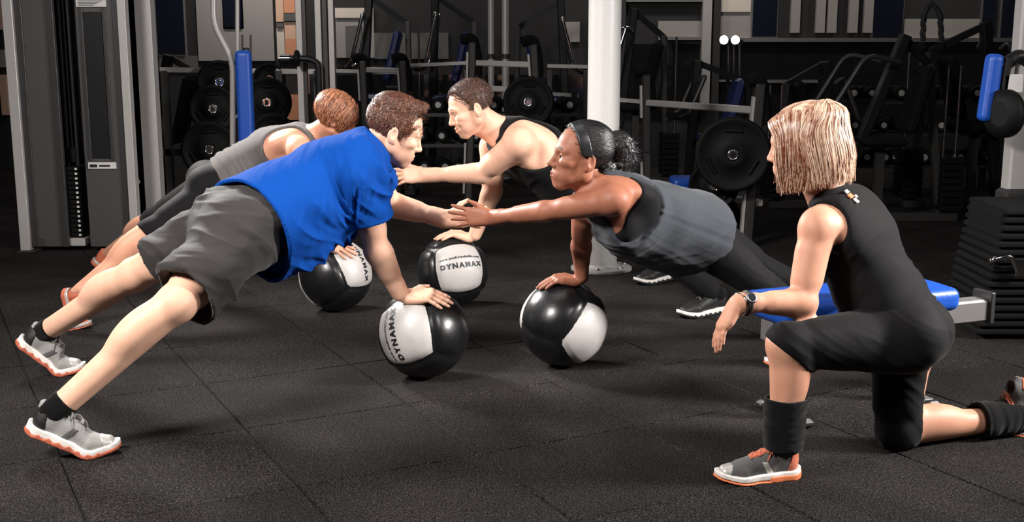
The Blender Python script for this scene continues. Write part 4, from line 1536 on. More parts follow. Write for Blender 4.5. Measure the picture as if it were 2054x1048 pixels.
# ---------------------------------------------------------------- shoes
def shoe_meshes(style, h=.0032):
    """flat shoe in its own axes (x heel to toe, z up), as separate pieces"""
    X = np.eye(3)
    foot = [rcone((.036, 0, 0), (.12, .002, 0), .036, .034, .03), rcone((.12, .002, 0), (.205, .004, 0), .034, .047, .03), rcone((.205, .004, 0), (.262, .0, 0), .047, .033, .02)]

    def foot2(P):
        Q = P.copy(); Q[:, 2] = 0
        return ev(foot, Q)
    ups = [econe((.042, 0, .050), (.12, .001, .052), .031, .046, .033, .042, (0, 1, 0), .02),
           econe((.12, .001, .050), (.205, .003, .040), .033, .042, .044, .028, (0, 1, 0), .02),
           econe((.205, .003, .040), (.264, .0, .035), .044, .027, .030, .019, (0, 1, 0), .02),
           rcone((.048, 0, .06), (.056, 0, .098), .036, .037, .02),
           econe((.080, 0, .082), (.175, .002, .055), .027, .026, .034, .022, (0, 1, 0), .02),
           rcone((.022, 0, .075), (.016, 0, .104), .014, .012, .015)]
    hole = [rcone((.060, 0, .100), (.055, 0, .16), .0285, .033, .006)]

    def upper(P):
        d = ev(ups, P)
        d = np.maximum(d, -ev(hole, P))
        return np.maximum(d, .024 - P[:, 2])

    def bot(x): return np.where(x > .21, ((x - .21) / .085) ** 2 * .016, 0) + np.where(x < .03, ((.03 - x) / .035) ** 2 * .005, 0)

    def mid(P):
        zt = .036 - .010 * np.clip(P[:, 0] / .22, 0, 1) + bot(P[:, 0])
        zb = bot(P[:, 0]) + .009
        return np.maximum(np.maximum(foot2(P) - .006, P[:, 2] - zt), zb - P[:, 2])

    def out(P):
        wave = .004 * np.sin(P[:, 0] * 190) + (.006 if style == 'orange_heel' else .002)
        zt = bot(P[:, 0]) + .012 + wave * (P[:, 0] < .24)
        if style == 'orange_heel':
            zt = bot(P[:, 0]) + np.where(P[:, 0] < .12, .022, .007)
        return np.maximum(np.maximum(foot2(P) - .0085, P[:, 2] - zt), bot(P[:, 0]) - P[:, 2])
    lo, hi = V(-.03, -.07, -.012), V(.325, .07, .15)
    res = {}
    for n, f in (('upper', upper), ('midsole', mid), ('outsole', out)):
        res[n] = weld(*surface(f, lo, hi, h))
    # overlays: toe bumper and heel counter drawn as slightly proud shells
    def shell(region, off):
        def f(P):
            d = upper(P)
            return np.maximum(np.maximum(d - off, -(d + .004)), region(P))
        return weld(*surface(f, lo, hi, h))
    res['toe_cap'] = shell(lambda P: np.maximum(.245 - P[:, 0] + .25 * np.abs(P[:, 1]) - .3 * (P[:, 2] - .03), P[:, 2] - .06), .0022)
    res['heel_counter'] = shell(lambda P: np.maximum(P[:, 0] - .045 - .2 * (.07 - P[:, 2]), P[:, 2] - .092), .0025)
    res['side_stripe'] = shell(lambda P: np.maximum(np.abs((P[:, 0] - .125) - .55 * (P[:, 2] - .05)) - .011, P[:, 2] - .072), .0022)
    res['tongue'] = shell(lambda P: np.maximum(np.abs(P[:, 1]) - .017, np.maximum(P[:, 0] - .18, .085 - P[:, 0])), .0045)
    lv, lf = [], []
    mb = MB()
    for i in range(6):
        x = .092 + i * .0155
        pts = []
        for y in np.linspace(-.024, .024, 7):
            z = .3
            zz = np.linspace(.04, .13, 46)
            d = upper(np.stack([np.full(46, x + .012 * math.sin(y * 60) * (1 if i % 2 else -1)), np.full(46, y), zz], 1))
            ins = np.nonzero(d < 0)[0]
            z = zz[ins[-1]] if len(ins) else .06
            pts.append((x + .012 * math.sin(y * 60) * (1 if i % 2 else -1), y, z + .0055))
        mb.tube(pts, .0032, 6)
    for sg in (-1, 1):
        mb.tube([(.088, sg * .004, .112), (.098, sg * .020, .122), (.112, sg * .034, .112), (.108, sg * .036, .096), (.094, sg * .018, .106), (.090, sg * .004, .110)], .0026, 6)
        mb.tube([(.090, sg * .003, .112), (.104, sg * .022, .108), (.120, sg * .034, .088), (.128, sg * .038, .074)], .0024, 6)
    tri = [f if len(f) == 4 else f for f in mb.f]
    res['laces'] = (np.array(mb.v), mb)
    return res


SHOE_CACHE = {}


def place_shoe(parent, ankle, toe_dir, L, mats, style, pitch=None, mirror=1, roll=0.0):
    """bend the shoe at the ball of the foot so the toes lie on the floor under the given ankle"""
    if style not in SHOE_CACHE:
        SHOE_CACHE[style] = shoe_meshes(style)
    S = L / .295
    xb = .205
    tdir = unit(V(toe_dir[0], toe_dir[1], 0))
    lat = np.cross((0, 0, 1.0), tdir)

    def bend(v, th):
        x, z = v[:, 0] - xb, v[:, 2]
        t = np.clip((xb + .03 - v[:, 0]) / .09, 0, 1)
        a = th * t * t * (3 - 2 * t)
        return np.stack([x * np.cos(a) + z * np.sin(a), v[:, 1] * mirror, -x * np.sin(a) + z * np.cos(a)], 1) * S
    al = np.array([[.058, 0, .095]])
    if pitch is None:
        lo_, hi_ = 0.0, 1.35
        for _ in range(30):
            mid = (lo_ + hi_) / 2
            if bend(al, mid)[0, 2] < ankle[2]: lo_ = mid
            else: hi_ = mid
        pitch = (lo_ + hi_) / 2
    off = bend(al, pitch)[0]
    piv = ankle - (tdir * off[0] + lat * off[1])
    piv[2] = 0.0

    def W(v):
        b = bend(v, pitch)
        return piv + b[:, :1] * tdir + b[:, 1:2] * lat + b[:, 2:3] * V(0, 0, 1)
    root = None
    for n in ('upper', 'midsole', 'outsole', 'toe_cap', 'heel_counter', 'side_stripe', 'tongue', 'laces'):
        if n not in mats: continue
        v, q = SHOE_CACHE[style][n]
        if n == 'laces':
            me = bpy.data.meshes.new('laces')
            me.from_pydata([tuple(p) for p in W(v)], [], q.f)
            me.polygons.foreach_set('use_smooth', np.ones(len(me.polygons), bool))
        else:
            qq = q if mirror > 0 else q[:, ::-1]
            me = mesh_np(n, W(v), qq)
        if n == 'upper':
            root = link_mesh('shoe', me, mats[n], parent, smooth=True)
        else:
            link_mesh(n, me, mats[n], root, smooth=True)
    return root, pitch, piv


# ---------------------------------------------------------------- person materials
SK_FAIR = skin_mat('fair_skin', srgb(230, 182, 156), .52, .08)
SK_TAN = skin_mat('light_tan_skin', srgb(208, 152, 126), .52, .08)
SK_BROWN = skin_mat('brown_skin', srgb(150, 96, 74), .54, .05)


def fabric(name, col, rough=.85, weave=600, bump=.25, noise=.12, nscale=25, sheen=.3):
    m = plain(name, col, rough, noise=noise, nscale=nscale, bump=bump, bscale=weave)
    m.node_tree.nodes['Principled BSDF'].inputs['Sheen Weight'].default_value = sheen
    m.node_tree.nodes['Principled BSDF'].inputs['Specular IOR Level'].default_value = .12
    return m


F_BLUE = fabric('royal_blue_jersey', srgb(5, 63, 143), .9, sheen=.0, noise=.04)
F_SHORT = fabric('charcoal_nylon', srgb(50, 47, 46), .7, sheen=.1)
F_BLACK = fabric('black_jersey', srgb(17, 16, 17), .8, sheen=.05)
F_LEG = fabric('black_stretch', srgb(14, 13, 14), .75, sheen=.05, bump=.1)
F_GREY = fabric('slate_jersey', srgb(58, 61, 66), .85, sheen=.1)
F_HEATHER = fabric('heather_grey_jersey', srgb(88, 84, 82), .85, sheen=.1, noise=.25, nscale=160)
F_SOCK = fabric('black_knit', srgb(10, 10, 10), .95, bump=.4, weave=250, sheen=.1)
S_GREY = fabric('grey_mesh', srgb(150, 148, 145), .7, weave=420, bump=.6)
S_DGREY = fabric('dark_grey_mesh', srgb(84, 82, 82), .7, weave=420, bump=.6)
S_WHITE = plain('white_foam', srgb(228, 222, 216), .6, noise=.04)
S_RUST = plain('rust_rubber', srgb(178, 92, 66), .7, noise=.12)
S_ORANGE = plain('orange_rubber', srgb(222, 122, 78), .65, noise=.1)
S_ORANGE_F = fabric('orange_mesh', srgb(196, 104, 72), .7, weave=420, bump=.6)
S_BLACK = plain('black_rubber_upper', srgb(20, 20, 20), .6)
S_SILVER = plain('silver_overlay', srgb(186, 182, 178), .38, metal=.3)
H_BROWN = hair_mat('brown_hair', srgb(52, 26, 16), srgb(120, 74, 52), .45)
H_DARK = hair_mat('dark_brown_hair', srgb(30, 18, 14), srgb(92, 56, 42), .5)
H_BLACK = hair_mat('black_hair', srgb(9, 8, 9), srgb(30, 28, 29), .4)
H_AUBURN = hair_mat('auburn_hair', srgb(64, 28, 18), srgb(205, 138, 102), .36)
H_BLOND = hair_mat('blond_hair', srgb(118, 58, 36), srgb(240, 206, 178), .28)
E_BLUE = eye_material('blue_eye', srgb(70, 96, 110))
E_BROWN = eye_material('brown_eye', srgb(48, 28, 18))
SHOE_GREY = dict(upper=S_GREY, midsole=S_WHITE, outsole=S_RUST, toe_cap=S_SILVER, heel_counter=S_BLACK, side_stripe=S_DGREY, tongue=S_DGREY, laces=S_GREY)
SHOE_TRAIN = dict(upper=S_DGREY, midsole=S_WHITE, outsole=S_ORANGE, toe_cap=S_SILVER, heel_counter=S_ORANGE_F, side_stripe=S_SILVER, tongue=S_ORANGE_F, laces=S_ORANGE_F)
SHOE_BLACK = dict(upper=S_BLACK, midsole=S_WHITE, outsole=S_BLACK, heel_counter=S_BLACK, laces=S_DGREY)
SHOE_RUST = dict(upper=S_ORANGE_F, midsole=S_SILVER, outsole=S_RUST, heel_counter=S_RUST, laces=S_SILVER)


def strands(name, parent, mat, roots, paths, width, seed=0, n_seg=None, shade=None):
    """hair locks: flat tapered ribbons with slight thickness following the given paths (list of (k,3) arrays)"""
    rs = np.random.RandomState(seed)
    vs, fs, sh = [], [], []
    for i, p in enumerate(paths):
        p = np.asarray(p)
        t = np.gradient(p, axis=0)
        t /= np.linalg.norm(t, axis=1, keepdims=True) + 1e-9
        out = roots[i]
        s = np.cross(t, out); s /= np.linalg.norm(s, axis=1, keepdims=True) + 1e-9
        nrm = np.cross(s, t)
        k = len(p)
        w = width * (.6 + .8 * rs.rand()) * np.linspace(1, .35, k)[:, None]
        o = len(vs)
        for a in range(k):
            vs.append(p[a] - s[a] * w[a]); vs.append(p[a] + nrm[a] * w[a] * .45); vs.append(p[a] + s[a] * w[a])
        for a in range(k - 1):
            fs.append((o + a * 3, o + a * 3 + 1, o + a * 3 + 4, o + a * 3 + 3))
            fs.append((o + a * 3 + 1, o + a * 3 + 2, o + a * 3 + 5, o + a * 3 + 4))
        c = rs.rand() if shade is None else shade[i]
        sh += [c] * (k * 3)
    me = mesh_np(name, np.array(vs), np.array(fs))
    vert_attr(me, 'shade', np.array(sh))
    return link_mesh(name, me, mat, parent, smooth=True)


def ss(e0, e1, x):
    t = np.clip((x - e0) / (e1 - e0), 0, 1)
    return t * t * (3 - 2 * t)


def plane_d(P, pt, n):
    """positive on the side n points to"""
    return (P - np.asarray(pt, np.float32)) @ np.asarray(unit(n), np.float32)


def clipped(fn, planes, shell=.010, lip=.05):
    """garment: fn clipped by planes [(point, outward normal)], hollow near each opening"""
    def f(P):
        d = fn(P)
        near = np.full(len(P), 9.0, np.float32)
        cl = np.full(len(P), -9.0, np.float32)
        for pt, n in planes:
            s = plane_d(P, pt, n)
            cl = np.maximum(cl, s)
            near = np.minimum(near, np.abs(s))
        hollow = np.where(near < lip, -(d + shell), -9.0)
        return np.maximum(np.maximum(d, hollow), cl)
    return f


def sel(prims, *tags):
    return [p for p in prims if p.tag in tags]


def smax(a, b, k):
    h = np.maximum(k - np.abs(a - b), 0) / k
    return np.maximum(a, b) + h * h * k * .25


def hair_locks(name, root, J, s, mat, fn, seeds, flow, length, steps, width, lift0, lift1, seed=0, gravity=0.0, jitter=.25, shade=None):
    """locks grown from seed points, combed along flow (in head axes) over the surface fn"""
    A, c = J['head_A'], J['head_c']
    rs = np.random.RandomState(seed)
    p = seeds.copy()
    n = len(p)
    L = length * (.6 + .8 * rs.rand(n))
    jit = rs.randn(n, 3) * jitter
    path, outs = [], []
    for k in range(steps + 1):
        nr = normals_of(fn, p)
        path.append(p.copy()); outs.append(nr)
        q = ((p - c) @ A.T) / s
        d = flow(q) @ A + jit
        d[:, 2] -= gravity * k / steps
        d -= nr * np.einsum('ij,ij->i', d, nr)[:, None] * .92
        d /= np.linalg.norm(d, axis=1, keepdims=True) + 1e-9
        p = p + d * (L / steps)[:, None]
        tgt = lift0 + (lift1 - lift0) * (k + 1) / steps * (.5 + rs.rand(n))
        dist = fn(p)
        near = dist < .05
        p = p + np.where(near, tgt - dist, 0)[:, None] * nr
    path = np.stack(path, 1); outs = np.stack(outs, 1)
    return strands(name, root, mat, list(outs), list(path), width, seed, shade=shade)


def seeds_on(ob, n, seed=0, cond=None):
    me = ob.data
    v = np.empty(len(me.vertices) * 3, np.float32)
    me.vertices.foreach_get('co', v)
    v = v.reshape(-1, 3).astype(float)
    if cond is not None: v = v[cond(v)]
    rs = np.random.RandomState(seed)
    return v[rs.randint(0, len(v), n)] + rs.randn(n, 3) * .0012


def smin(a, b, k):
    h = np.maximum(k - np.abs(a - b), 0) / k
    return np.minimum(a, b) - h * h * k * .25


def garment(core, core_planes, limbs, off, shell=.010, lip=.045, k=.03, kmul=1.0, holes=()):
    """core volume + limb tubes, each cut at its own opening and hollow there"""
    def f(P):
        d = ev(core, P, off, kmul) if core else np.full(len(P), .6, np.float32)
        for pt, n in core_planes:
            s = plane_d(P, pt, n)
            d = np.maximum(d, np.where(np.abs(s) < lip, -(d + shell), -9))
            d = np.maximum(d, s)
        for prims, pt, n, o in limbs:
            dl = ev(prims, P, o)
            s = plane_d(P, pt, n)
            dl = np.maximum(dl, np.where(np.abs(s) < lip, -(dl + shell), -9))
            dl = np.maximum(dl, s)
            d = smin(d, dl, k)
        for c, r in holes:
            d = smax(d, r - np.linalg.norm(P - np.asarray(c, np.float32), axis=1), .010)
        return d
    return f


def folds(ax_across, ax_along, amp, freq=26, along=3.0, warp=.06, weight=None, seed=0.0, ridge=True):
    """cloth folds: ridges running along ax_along, repeating across ax_across"""
    a = unit(ax_across); b = unit(ax_along); c = unit(np.cross(a, b))

    def f(v, n):
        q = np.stack([v @ a, v @ b, v @ c], 1)
        w = vnoise(q * 5 + seed) * warp
        t = np.stack([(q[:, 0] + w) * freq, q[:, 1] * along, q[:, 2] * along * 1.4], 1) + seed * 3.1
        r = vnoise(t)
        if ridge: r = 1 - 2 * np.abs(r) ** .8
        r2 = vnoise(t * 2.1 + 9) * .4
        o = amp * (r + r2)
        return o * (weight(v, n) if weight is not None else 1)
    return f


def ankle_sock(root, J, prims, q, length, mat, off=.006, bulge=0.0, h=.005):
    kn, an = J['kn' + q], J['an' + q]
    d = unit(kn - an)
    top = an + d * length
    ps = [p for p in sel(prims, 'leg' + q)] + [rcone(an - d * .02, an + d * length, .040 + bulge, .044 + bulge, .02)] if bulge else sel(prims, 'leg' + q)
    f = garment([], [], [(ps, top, d, off)], off)
    r = .10
    lo = np.minimum(an, top) - r; hi = np.maximum(an, top) + r
    g = lambda P: np.maximum(f(P), plane_d(P, an - d * .035, -d))
    disp = folds(d, np.cross(d, (0, 1, .3)), .0025, 60, 6) if bulge else None
    return cloth('sock', g, lo, hi, h, mat, root, disp)


def hair_cap(root, J, s, mat, hairline, thick, h=.0028, rough=.003, freq=90, name='hair', extra=(), seed=1.0, top=.0):
    """close-cropped hair: a layer over the skull inside the hairline, broken up into tufts"""
    c, A = J['head_c'], J['head_A']
    L = lambda x, y, z: c + s * (x * A[0] + y * A[1] + z * A[2])
    skull = [ellip(L(-.014, 0, .045), A, (.097 * s, .076 * s, .080 * s), .02), ellip(L(.030, 0, .020), A, (.064 * s, .068 * s, .078 * s), .03)] + list(extra)

    def f(P):
        q = ((P - c) @ A.T) / s
        t = thick + top * ss(.06, .12, q[:, 2])
        d = ev(skull, P) - t * s
        tuft = rough * vnoise(P * freq + seed) + rough * .7 * vnoise(P * freq * 2.1 + seed)
        return np.maximum(d + tuft, hairline(q) * s + tuft * 1.2)
    r = .17 * s
    return cloth(name, f, c - r, c + r, h, mat, root, shade=True), f, lambda P: ev(skull, P) - (thick + top * ss(.06, .12, ((P - c) @ A[2]) / s)) * s


def finish_person(root, label):
    tag(root, label, 'person')


# ------------------------------------------------ man in the blue shirt
def man_blue():
    root = empty('person', (-.95, 4.2, 0))
    finish_person(root, 'man in royal blue t-shirt and charcoal shorts, planking with one hand on a ball')
    J = dict(pelvis=at(482, 464, 4.12), waist=at(565, 424, 4.25), chest=at(658, 370, 4.40), upper=at(712, 333, 4.47), neck=at(744, 294, 4.50),
             shR=at(716, 345, 4.30), elR=at(757, 502, 4.36), shL=at(735, 338, 4.62), elL=at(782, 410, 4.80), wrL=at(893, 440, 4.63),
             hipR=at(470, 490, 4.02), knR=at(352, 608, 3.72), anR=at(112, 824, 3.60),
             hipL=at(462, 452, 4.24), knL=at(270, 550, 4.38), anL=at(88, 668, 4.54))
    c = BALLS['A']
    wr = at(818, 607, 4.43)
    n0 = unit(wr - c)
    M = ball_hand(c, BR, n0, (1, -.05, 0), 1.06)
    J['wrR'] = c + n0 * (BR + .030) - V(.012, 0, 0)
    J['haxR'] = V(0, 1, 0)
    J['haxL'] = V(0, .3, 1)
    A = head_frame(V(.90, .24, -.38), V(.38, .02, .92))
    ear = at(789, 268, 4.42)
    hs = 1.04
    J['head_A'] = A
    J['head_c'] = ear + A[1] * .080 * hs + A[0] * .012 * hs
    J['hand_cR'] = M(.08, 0, 0); 
    dims = dict(head=hs, che=(.175, .142), wai=(.158, .128), pel=(.162, .128), ua=(.054, .046), fa=(.050, .033), th=(.092, .060), sh=(.056, .038), calf=.056, glute=.088)
    P = build_prims(J, 'm', dict(dims=dims))
    P += head_prims(J['head_c'], A, hs)
    P += hand_prims(M, -1, 1.06, 'handR', thumb=(.030, .050, .0))
    # free hand, palm towards its partner, fingers up
    ML = flat_hand(J['wrL'], unit(V(.98, -.02, .05)), V(.05, .98, .1), 1.04, curl=(.04, .05, .06, .08))
    J['hand_cL'] = ML(.085, 0, 0)
    P += hand_prims(ML, 1, 1.04, 'handL', spread=1.15, thumb=(.045, .066, -.004))
    sp, fr = J['spine'], J['front']
    # t-shirt
    hem = J['pelvis'] + J['spine0'] * .055
    sleeveR = [rcone(J['shR'] - V(0, 0, .0), lerp(J['shR'], J['elR'], .75), .090, .096, .05), rcone(J['shR'] + V(-.06, .08, -.02), J['shR'], .10, .085, .06)]
    sleeveL = [rcone(J['shL'], lerp(J['shL'], J['elL'], .8), .086, .090, .05)]
    dr = V(0, 0, -1.0)
    drape = [rcone(J['pelvis'] + J['spine0'] * .07 + dr * .105, J['chest'] + dr * .10, .105, .115, .09),
             econe(J['pelvis'] + J['spine0'] * .04, J['waist'], .170, .140, .168, .142, unit(J['hipL'] - J['hipR']), .08)]
    nd = unit(J['head_c'] - J['neck'])
    shirt_f = garment(sel(P, 'torso', 'glute') + drape, [(hem, -J['spine0'])],
                      [(sleeveR, lerp(J['shR'], J['elR'], .60), J['elR'] - J['shR'], 0.0), (sleeveL, lerp(J['shL'], J['elL'], .45), J['elL'] - J['shL'], 0.0)],
                      .016, shell=.015, k=.05, kmul=1.3, holes=[(J['neck'] + nd * .070, .082)])
    lo = np.min([J['pelvis'], J['elR'], J['shL'], J['neck']], 0) - .22; hi = np.max([J['pelvis'], J['shL'], J['elL'], J['neck']], 0) + .2
    side = unit(V(.25, 0, -1))

    def wgt(v, n):
        low = ss(.65, -.25, n[:, 2])
        hemw = ss(.005, .09, (v - hem) @ J['spine0']) * ss(.0, .07, np.abs((v - lerp(J['shR'], J['elR'], .60)) @ unit(J['elR'] - J['shR'])))
        return (.12 + 1.0 * low) * (.15 + .85 * hemw)
    f1 = folds(V(.88, 0, .48), V(.48, .05, -.88), .015, 25, 2.2, .05, wgt, 1.7)
    f2 = folds(V(.98, 0, -.15), V(-.12, .05, -1), .008, 38, 2.6, .04, wgt, 6.2)
    shirt = cloth('t_shirt', shirt_f, lo, hi, .005, F_BLUE, root, lambda v, n: f1(v, n) + f2(v, n))
    # shorts
    sR = [rcone(J['hipR'] + V(.0, .0, .01), lerp(J['hipR'], J['knR'], .95), .128, .112, .04), rcone(lerp(J['hipR'], J['knR'], .5) + dr * .03, lerp(J['hipR'], J['knR'], .95) + dr * .05, .10, .085, .05)]
    sL = [rcone(J['hipL'], lerp(J['hipL'], J['knL'], .9), .118, .105, .04)]
    waistp = J['pelvis'] + J['spine0'] * .10
    shorts_f = garment(sel(P, 'glute') + [econe(J['pelvis'] - J['spine0'] * .03, J['pelvis'] + J['spine0'] * .12, .165, .13, .155, .12, unit(J['hipL'] - J['hipR']), .05)], [(waistp, J['spine0'])],
                       [(sR, lerp(J['hipR'], J['knR'], .84) , unit(J['knR'] - J['hipR']) + V(-.2, 0, -.1), 0.0), (sL, lerp(J['hipL'], J['knL'], .70), J['knL'] - J['hipL'], 0.0)],
                       .014, shell=.015, k=.05, lip=.06)
    lo = np.min([J['knR'], J['knL'], waistp], 0) - .16; hi = np.max([J['hipR'], J['hipL'], waistp], 0) + .2
    g1 = folds(V(-.5, -.4, -.6), V(.6, -.2, -.6), .012, 17, 2.8, .07, None, 3.3)
    g2 = folds(V(0, .3, 1), V(1, .2, .3), .004, 34, 4, .05, None, 8.3)
    cloth('shorts', shorts_f, lo, hi, .006, F_SHORT, root, lambda v, n: g1(v, n) + g2(v, n))
    hide = lambda p: np.minimum(shirt_f(p), shorts_f(p))
    make_body(root, P, J, .006, .0027, SK_FAIR, dict(brow=(.32, .22, .18), lip=(.85, .6, .58), stub=.55), hide)
    eye_mesh(root, J['head_c'], A, hs, E_BLUE)

    def hl(q):
        x, y, z = q[:, 0], np.abs(q[:, 1]), q[:, 2]
        front = (x - .058) - .40 * (z - .085)                       # forehead line
        lowcut = np.where(x < -.02, -.052 - .5 * (x + .10) - z, .012 - z)
        side = np.where((x > -.004) & (x < .022), -.036 - z, lowcut)   # sideburns
        earhole = .024 - np.hypot(x + .012, (z + .004) * .85)
        return np.maximum(np.maximum(np.maximum(front, side), np.where(z < .012, x - .024, -1)), np.where(y > .05, earhole, -1))
    ho, hf, hb = hair_cap(root, J, hs, H_BROWN, hl, .004, rough=.0015, freq=80, top=.010, extra=[rcone(J['head_c'] + hs * (.070 * A[0] + .02 * A[1] + .100 * A[2]), J['head_c'] + hs * (.070 * A[0] - .02 * A[1] + .100 * A[2]), .020, .020, .02)])

    def fl(q):
        up = np.maximum(ss(.02, .10, q[:, 2]), ss(.0, .03, q[:, 0]) * ss(-.01, .02, q[:, 2]))[:, None]
        fr_ = ss(.02, .05, q[:, 0])[:, None]
        return up * ((1 - fr_) * V(.75, 0, .65) + fr_ * V(.15, 0, 1)) + (1 - up) * V(-.35, 0, -.95)
    clear = lambda v: ~(((v - J['head_c']) @ A[0] > .040 * hs) & ((v - J['head_c']) @ A[2] < .098 * hs))
    sd = seeds_on(ho, 5200, 2, clear)
    hair_locks('loose_strands', root, J, hs, H_BROWN, hb, sd, fl, .015, 4, .0012, .002, .006, 2, jitter=.4)
    top_ = lambda v: ((v - J['head_c']) @ A[2] > .085 * hs) & ((v - J['head_c']) @ A[0] > .0)
    hair_locks('fringe', root, J, hs, H_BROWN, hb, seeds_on(ho, 900, 5, top_), fl, .014, 4, .0012, .003, .009, 3, jitter=.6)
    for q, td in (('R', (.94, .20)), ('L', (.97, .15))):
        ankle_sock(root, J, P, q, .045, F_SOCK)
        place_shoe(root, J['an' + q], td, .30, SHOE_GREY, 'wave', mirror=-1 if q == 'R' else 1)
    return root


man_blue()


# ------------------------------------------------ woman reaching across on the right
def woman_grey():
    root = empty('person', (.6, 4.5, 0))
    finish_person(root, 'woman with tied-back black hair in slate grey tank top and black leggings, reaching across')
    J = dict(pelvis=at(1392, 462, 4.60), waist=at(1325, 440, 4.48), chest=at(1258, 418, 4.36), upper=at(1218, 400, 4.30), neck=at(1192, 376, 4.28),
             shL=at(1238, 402, 4.14), elL=at(1095, 424, 4.30), wrL=at(984, 437, 4.53),
             shR=at(1172, 408, 4.45), elR=at(1166, 492, 4.62),
             hipL=at(1400, 474, 4.52), knL=at(1528, 572, 4.52), anL=at(1636, 690, 4.66),
             hipR=at(1392, 456, 4.70), knR=at(1535, 545, 4.86), anR=at(1660, 632, 5.05))
    c = BALLS['C']
    wr = at(1152, 586, 4.64)
    n0 = unit(wr - c)
    M = ball_hand(c, BR, n0, (-1, -.02, 0), .96)
    J['wrR'] = c + n0 * (BR + .028) + V(.010, 0, .0)
    J['haxR'] = V(0, 1, 0); J['haxL'] = V(0, .2, 1)
    A = head_frame(V(-.95, -.22, .10), V(.10, -.02, .99))
    hs = 1.03
    ear = at(1187, 324, 4.20)
    J['head_A'] = A
    J['head_c'] = ear - A[1] * .080 * hs + A[0] * .012 * hs
    J['hand_cR'] = M(.08, 0, 0)
    dims = dict(head=hs, neck=.047, delt=.050, ua=(.044, .037), fa=(.037, .026), upc=(.118, .084), che=(.135, .105), glute=.098, th=(.086, .054))
    P = build_prims(J, 'f', dict(dims=dims))
    P += head_prims(J['head_c'], A, hs, male=False)
    P += hand_prims(M, 1, .96, 'handR', thumb=(.030, .048, .0))
    M1 = flat_hand(J['wrL'], unit(V(-.98, .16, .03)), V(-.12, -.97, .12), .98, curl=(.03, .05, .08, .10))
    J['hand_cL'] = M1(.085, 0, 0)
    P += hand_prims(M1, 1, .98, 'handL', spread=1.25, thumb=(.045, .060, -.012))
    hx = unit(J['hipL'] - J['hipR'])
    # sports bra
    nd = unit(J['head_c'] - J['neck'])
    bra_f = garment(sel(P, 'torso'), [(J['chest'] - J['spine'] * .07, -J['spine']), (J['upper'] - J['spine'] * .005, J['spine'])], [], .005, shell=.08)
    lo, hi = bounds(sel(P, 'torso'))
    cloth('sports_bra', bra_f, lo, hi, .006, F_LEG, root)
    # loose tank top: back strap panel to the hem over the hips
    tank_core = sel(P, 'torso', 'glute') + [econe(J['pelvis'] + J['spine0'] * .0, J['waist'], .168, .125, .150, .118, hx, .06),
                                            rcone(J['pelvis'] + V(-.08, -.03, -.07), J['chest'] + V(0, -.02, -.085), .09, .075, .07)]
    hem = J['pelvis'] - J['spine0'] * .015
    shx = unit(J['shL'] - J['shR'])

    def tank_f(P_):
        d = ev(tank_core, P_, .012, 1.2)
        s = plane_d(P_, hem, -J['spine0'])
        d = np.maximum(d, np.where(np.abs(s) < .05, -(d + .010), -9))
        d = np.maximum(d, s)
        up = plane_d(P_, J['chest'] + J['spine'] * .01, J['spine'])      # above the bust only the straps remain
        lat = np.abs(plane_d(P_, J['upper'], shx))
        strap = np.maximum(up, lat - .070)
        d = np.maximum(d, np.minimum(strap, lat - .070 - np.maximum(-up, 0) * .9))
        for q in 'LR':
            d = smax(d, .105 - np.linalg.norm(P_ - (J['sh' + q] - J['spine'] * .055 + J['front'] * .01).astype(np.float32), axis=1), .010)
        d = smax(d, .075 - np.linalg.norm(P_ - (J['neck'] + nd * .055 + J['front'] * .03).astype(np.float32), axis=1), .010)
        return d
    lo = np.min([J['pelvis'], J['neck'], J['shL'], J['shR']], 0) - .22; hi = np.max([J['pelvis'], J['neck'], J['shL'], J['shR']], 0) + .22
    w = lambda v, n: .35 + .8 * ss(.4, -.5, n[:, 2])
    f1 = folds(V(-.3, -.2, .9), V(.9, .35, -.2), .006, 24, 2.6, .05, w, 2.2)
    f2 = folds(V(.3, .2, .9), V(-.5, -.3, -.8), .003, 34, 4, .05, None, 5.2)
    cloth('tank_top', tank_f, lo, hi, .006, F_GREY, root, lambda v, n: f1(v, n) + f2(v, n))
    legs = [(sel(P, 'leg' + q), J['an' + q] + unit(J['kn' + q] - J['an' + q]) * .05, J['an' + q] - J['kn' + q], .005) for q in 'LR']
    waistp = J['pelvis'] + J['spine0'] * .09
    leg_f = garment(sel(P, 'torso', 'glute'), [(waistp, J['spine0'])], legs, .005, shell=.08)
    lo = np.min([J['anL'], J['anR'], J['pelvis']], 0) - .17; hi = np.max([J['anL'], J['anR'], J['pelvis']], 0) + .22
    cloth('leggings', leg_f, lo, hi, .007, F_LEG, root, folds(V(.5, .2, .8), V(.7, .3, -.6), .0015, 30, 5))
    hide = lambda p: np.minimum(np.minimum(bra_f(p), tank_f(p)), leg_f(p))
    make_body(root, P, J, .006, .0027, SK_BROWN, dict(brow=(.12, .09, .08), lip=(.80, .52, .52), stub=0), hide)
    eye_mesh(root, J['head_c'], A, hs, E_BROWN)

    def hl(q):
        x, y, z = q[:, 0], np.abs(q[:, 1]), q[:, 2]
        front = (x - .052) - .55 * (z - .095)
        low = np.where(x < -.02, -.062 - z, .030 - .9 * (x + .02) * 0 - z)
        low = np.where((x > -.02), np.maximum(.004 - z, (x - .020) * .6 - (z - .02)), low)
        ear_ = .027 - np.hypot(x + .012, (z + .006) * .85)
        return np.maximum(np.maximum(front, low), np.where(y > .05, ear_, -1))
    ho, hf, hb = hair_cap(root, J, hs, H_BLACK, hl, .006, rough=.0010, freq=60, top=.003)
    hair_locks('combed_strands', root, J, hs, H_BLACK, hb, seeds_on(ho, 2600, 2), lambda q: np.tile(V(-.9, 0, .12), (len(q), 1)), .055, 6, .0011, .001, .004, 2, jitter=.12)
    # smooth headband over the crown
    L = lambda x, y, z: J['head_c'] + hs * (x * A[0] + y * A[1] + z * A[2])
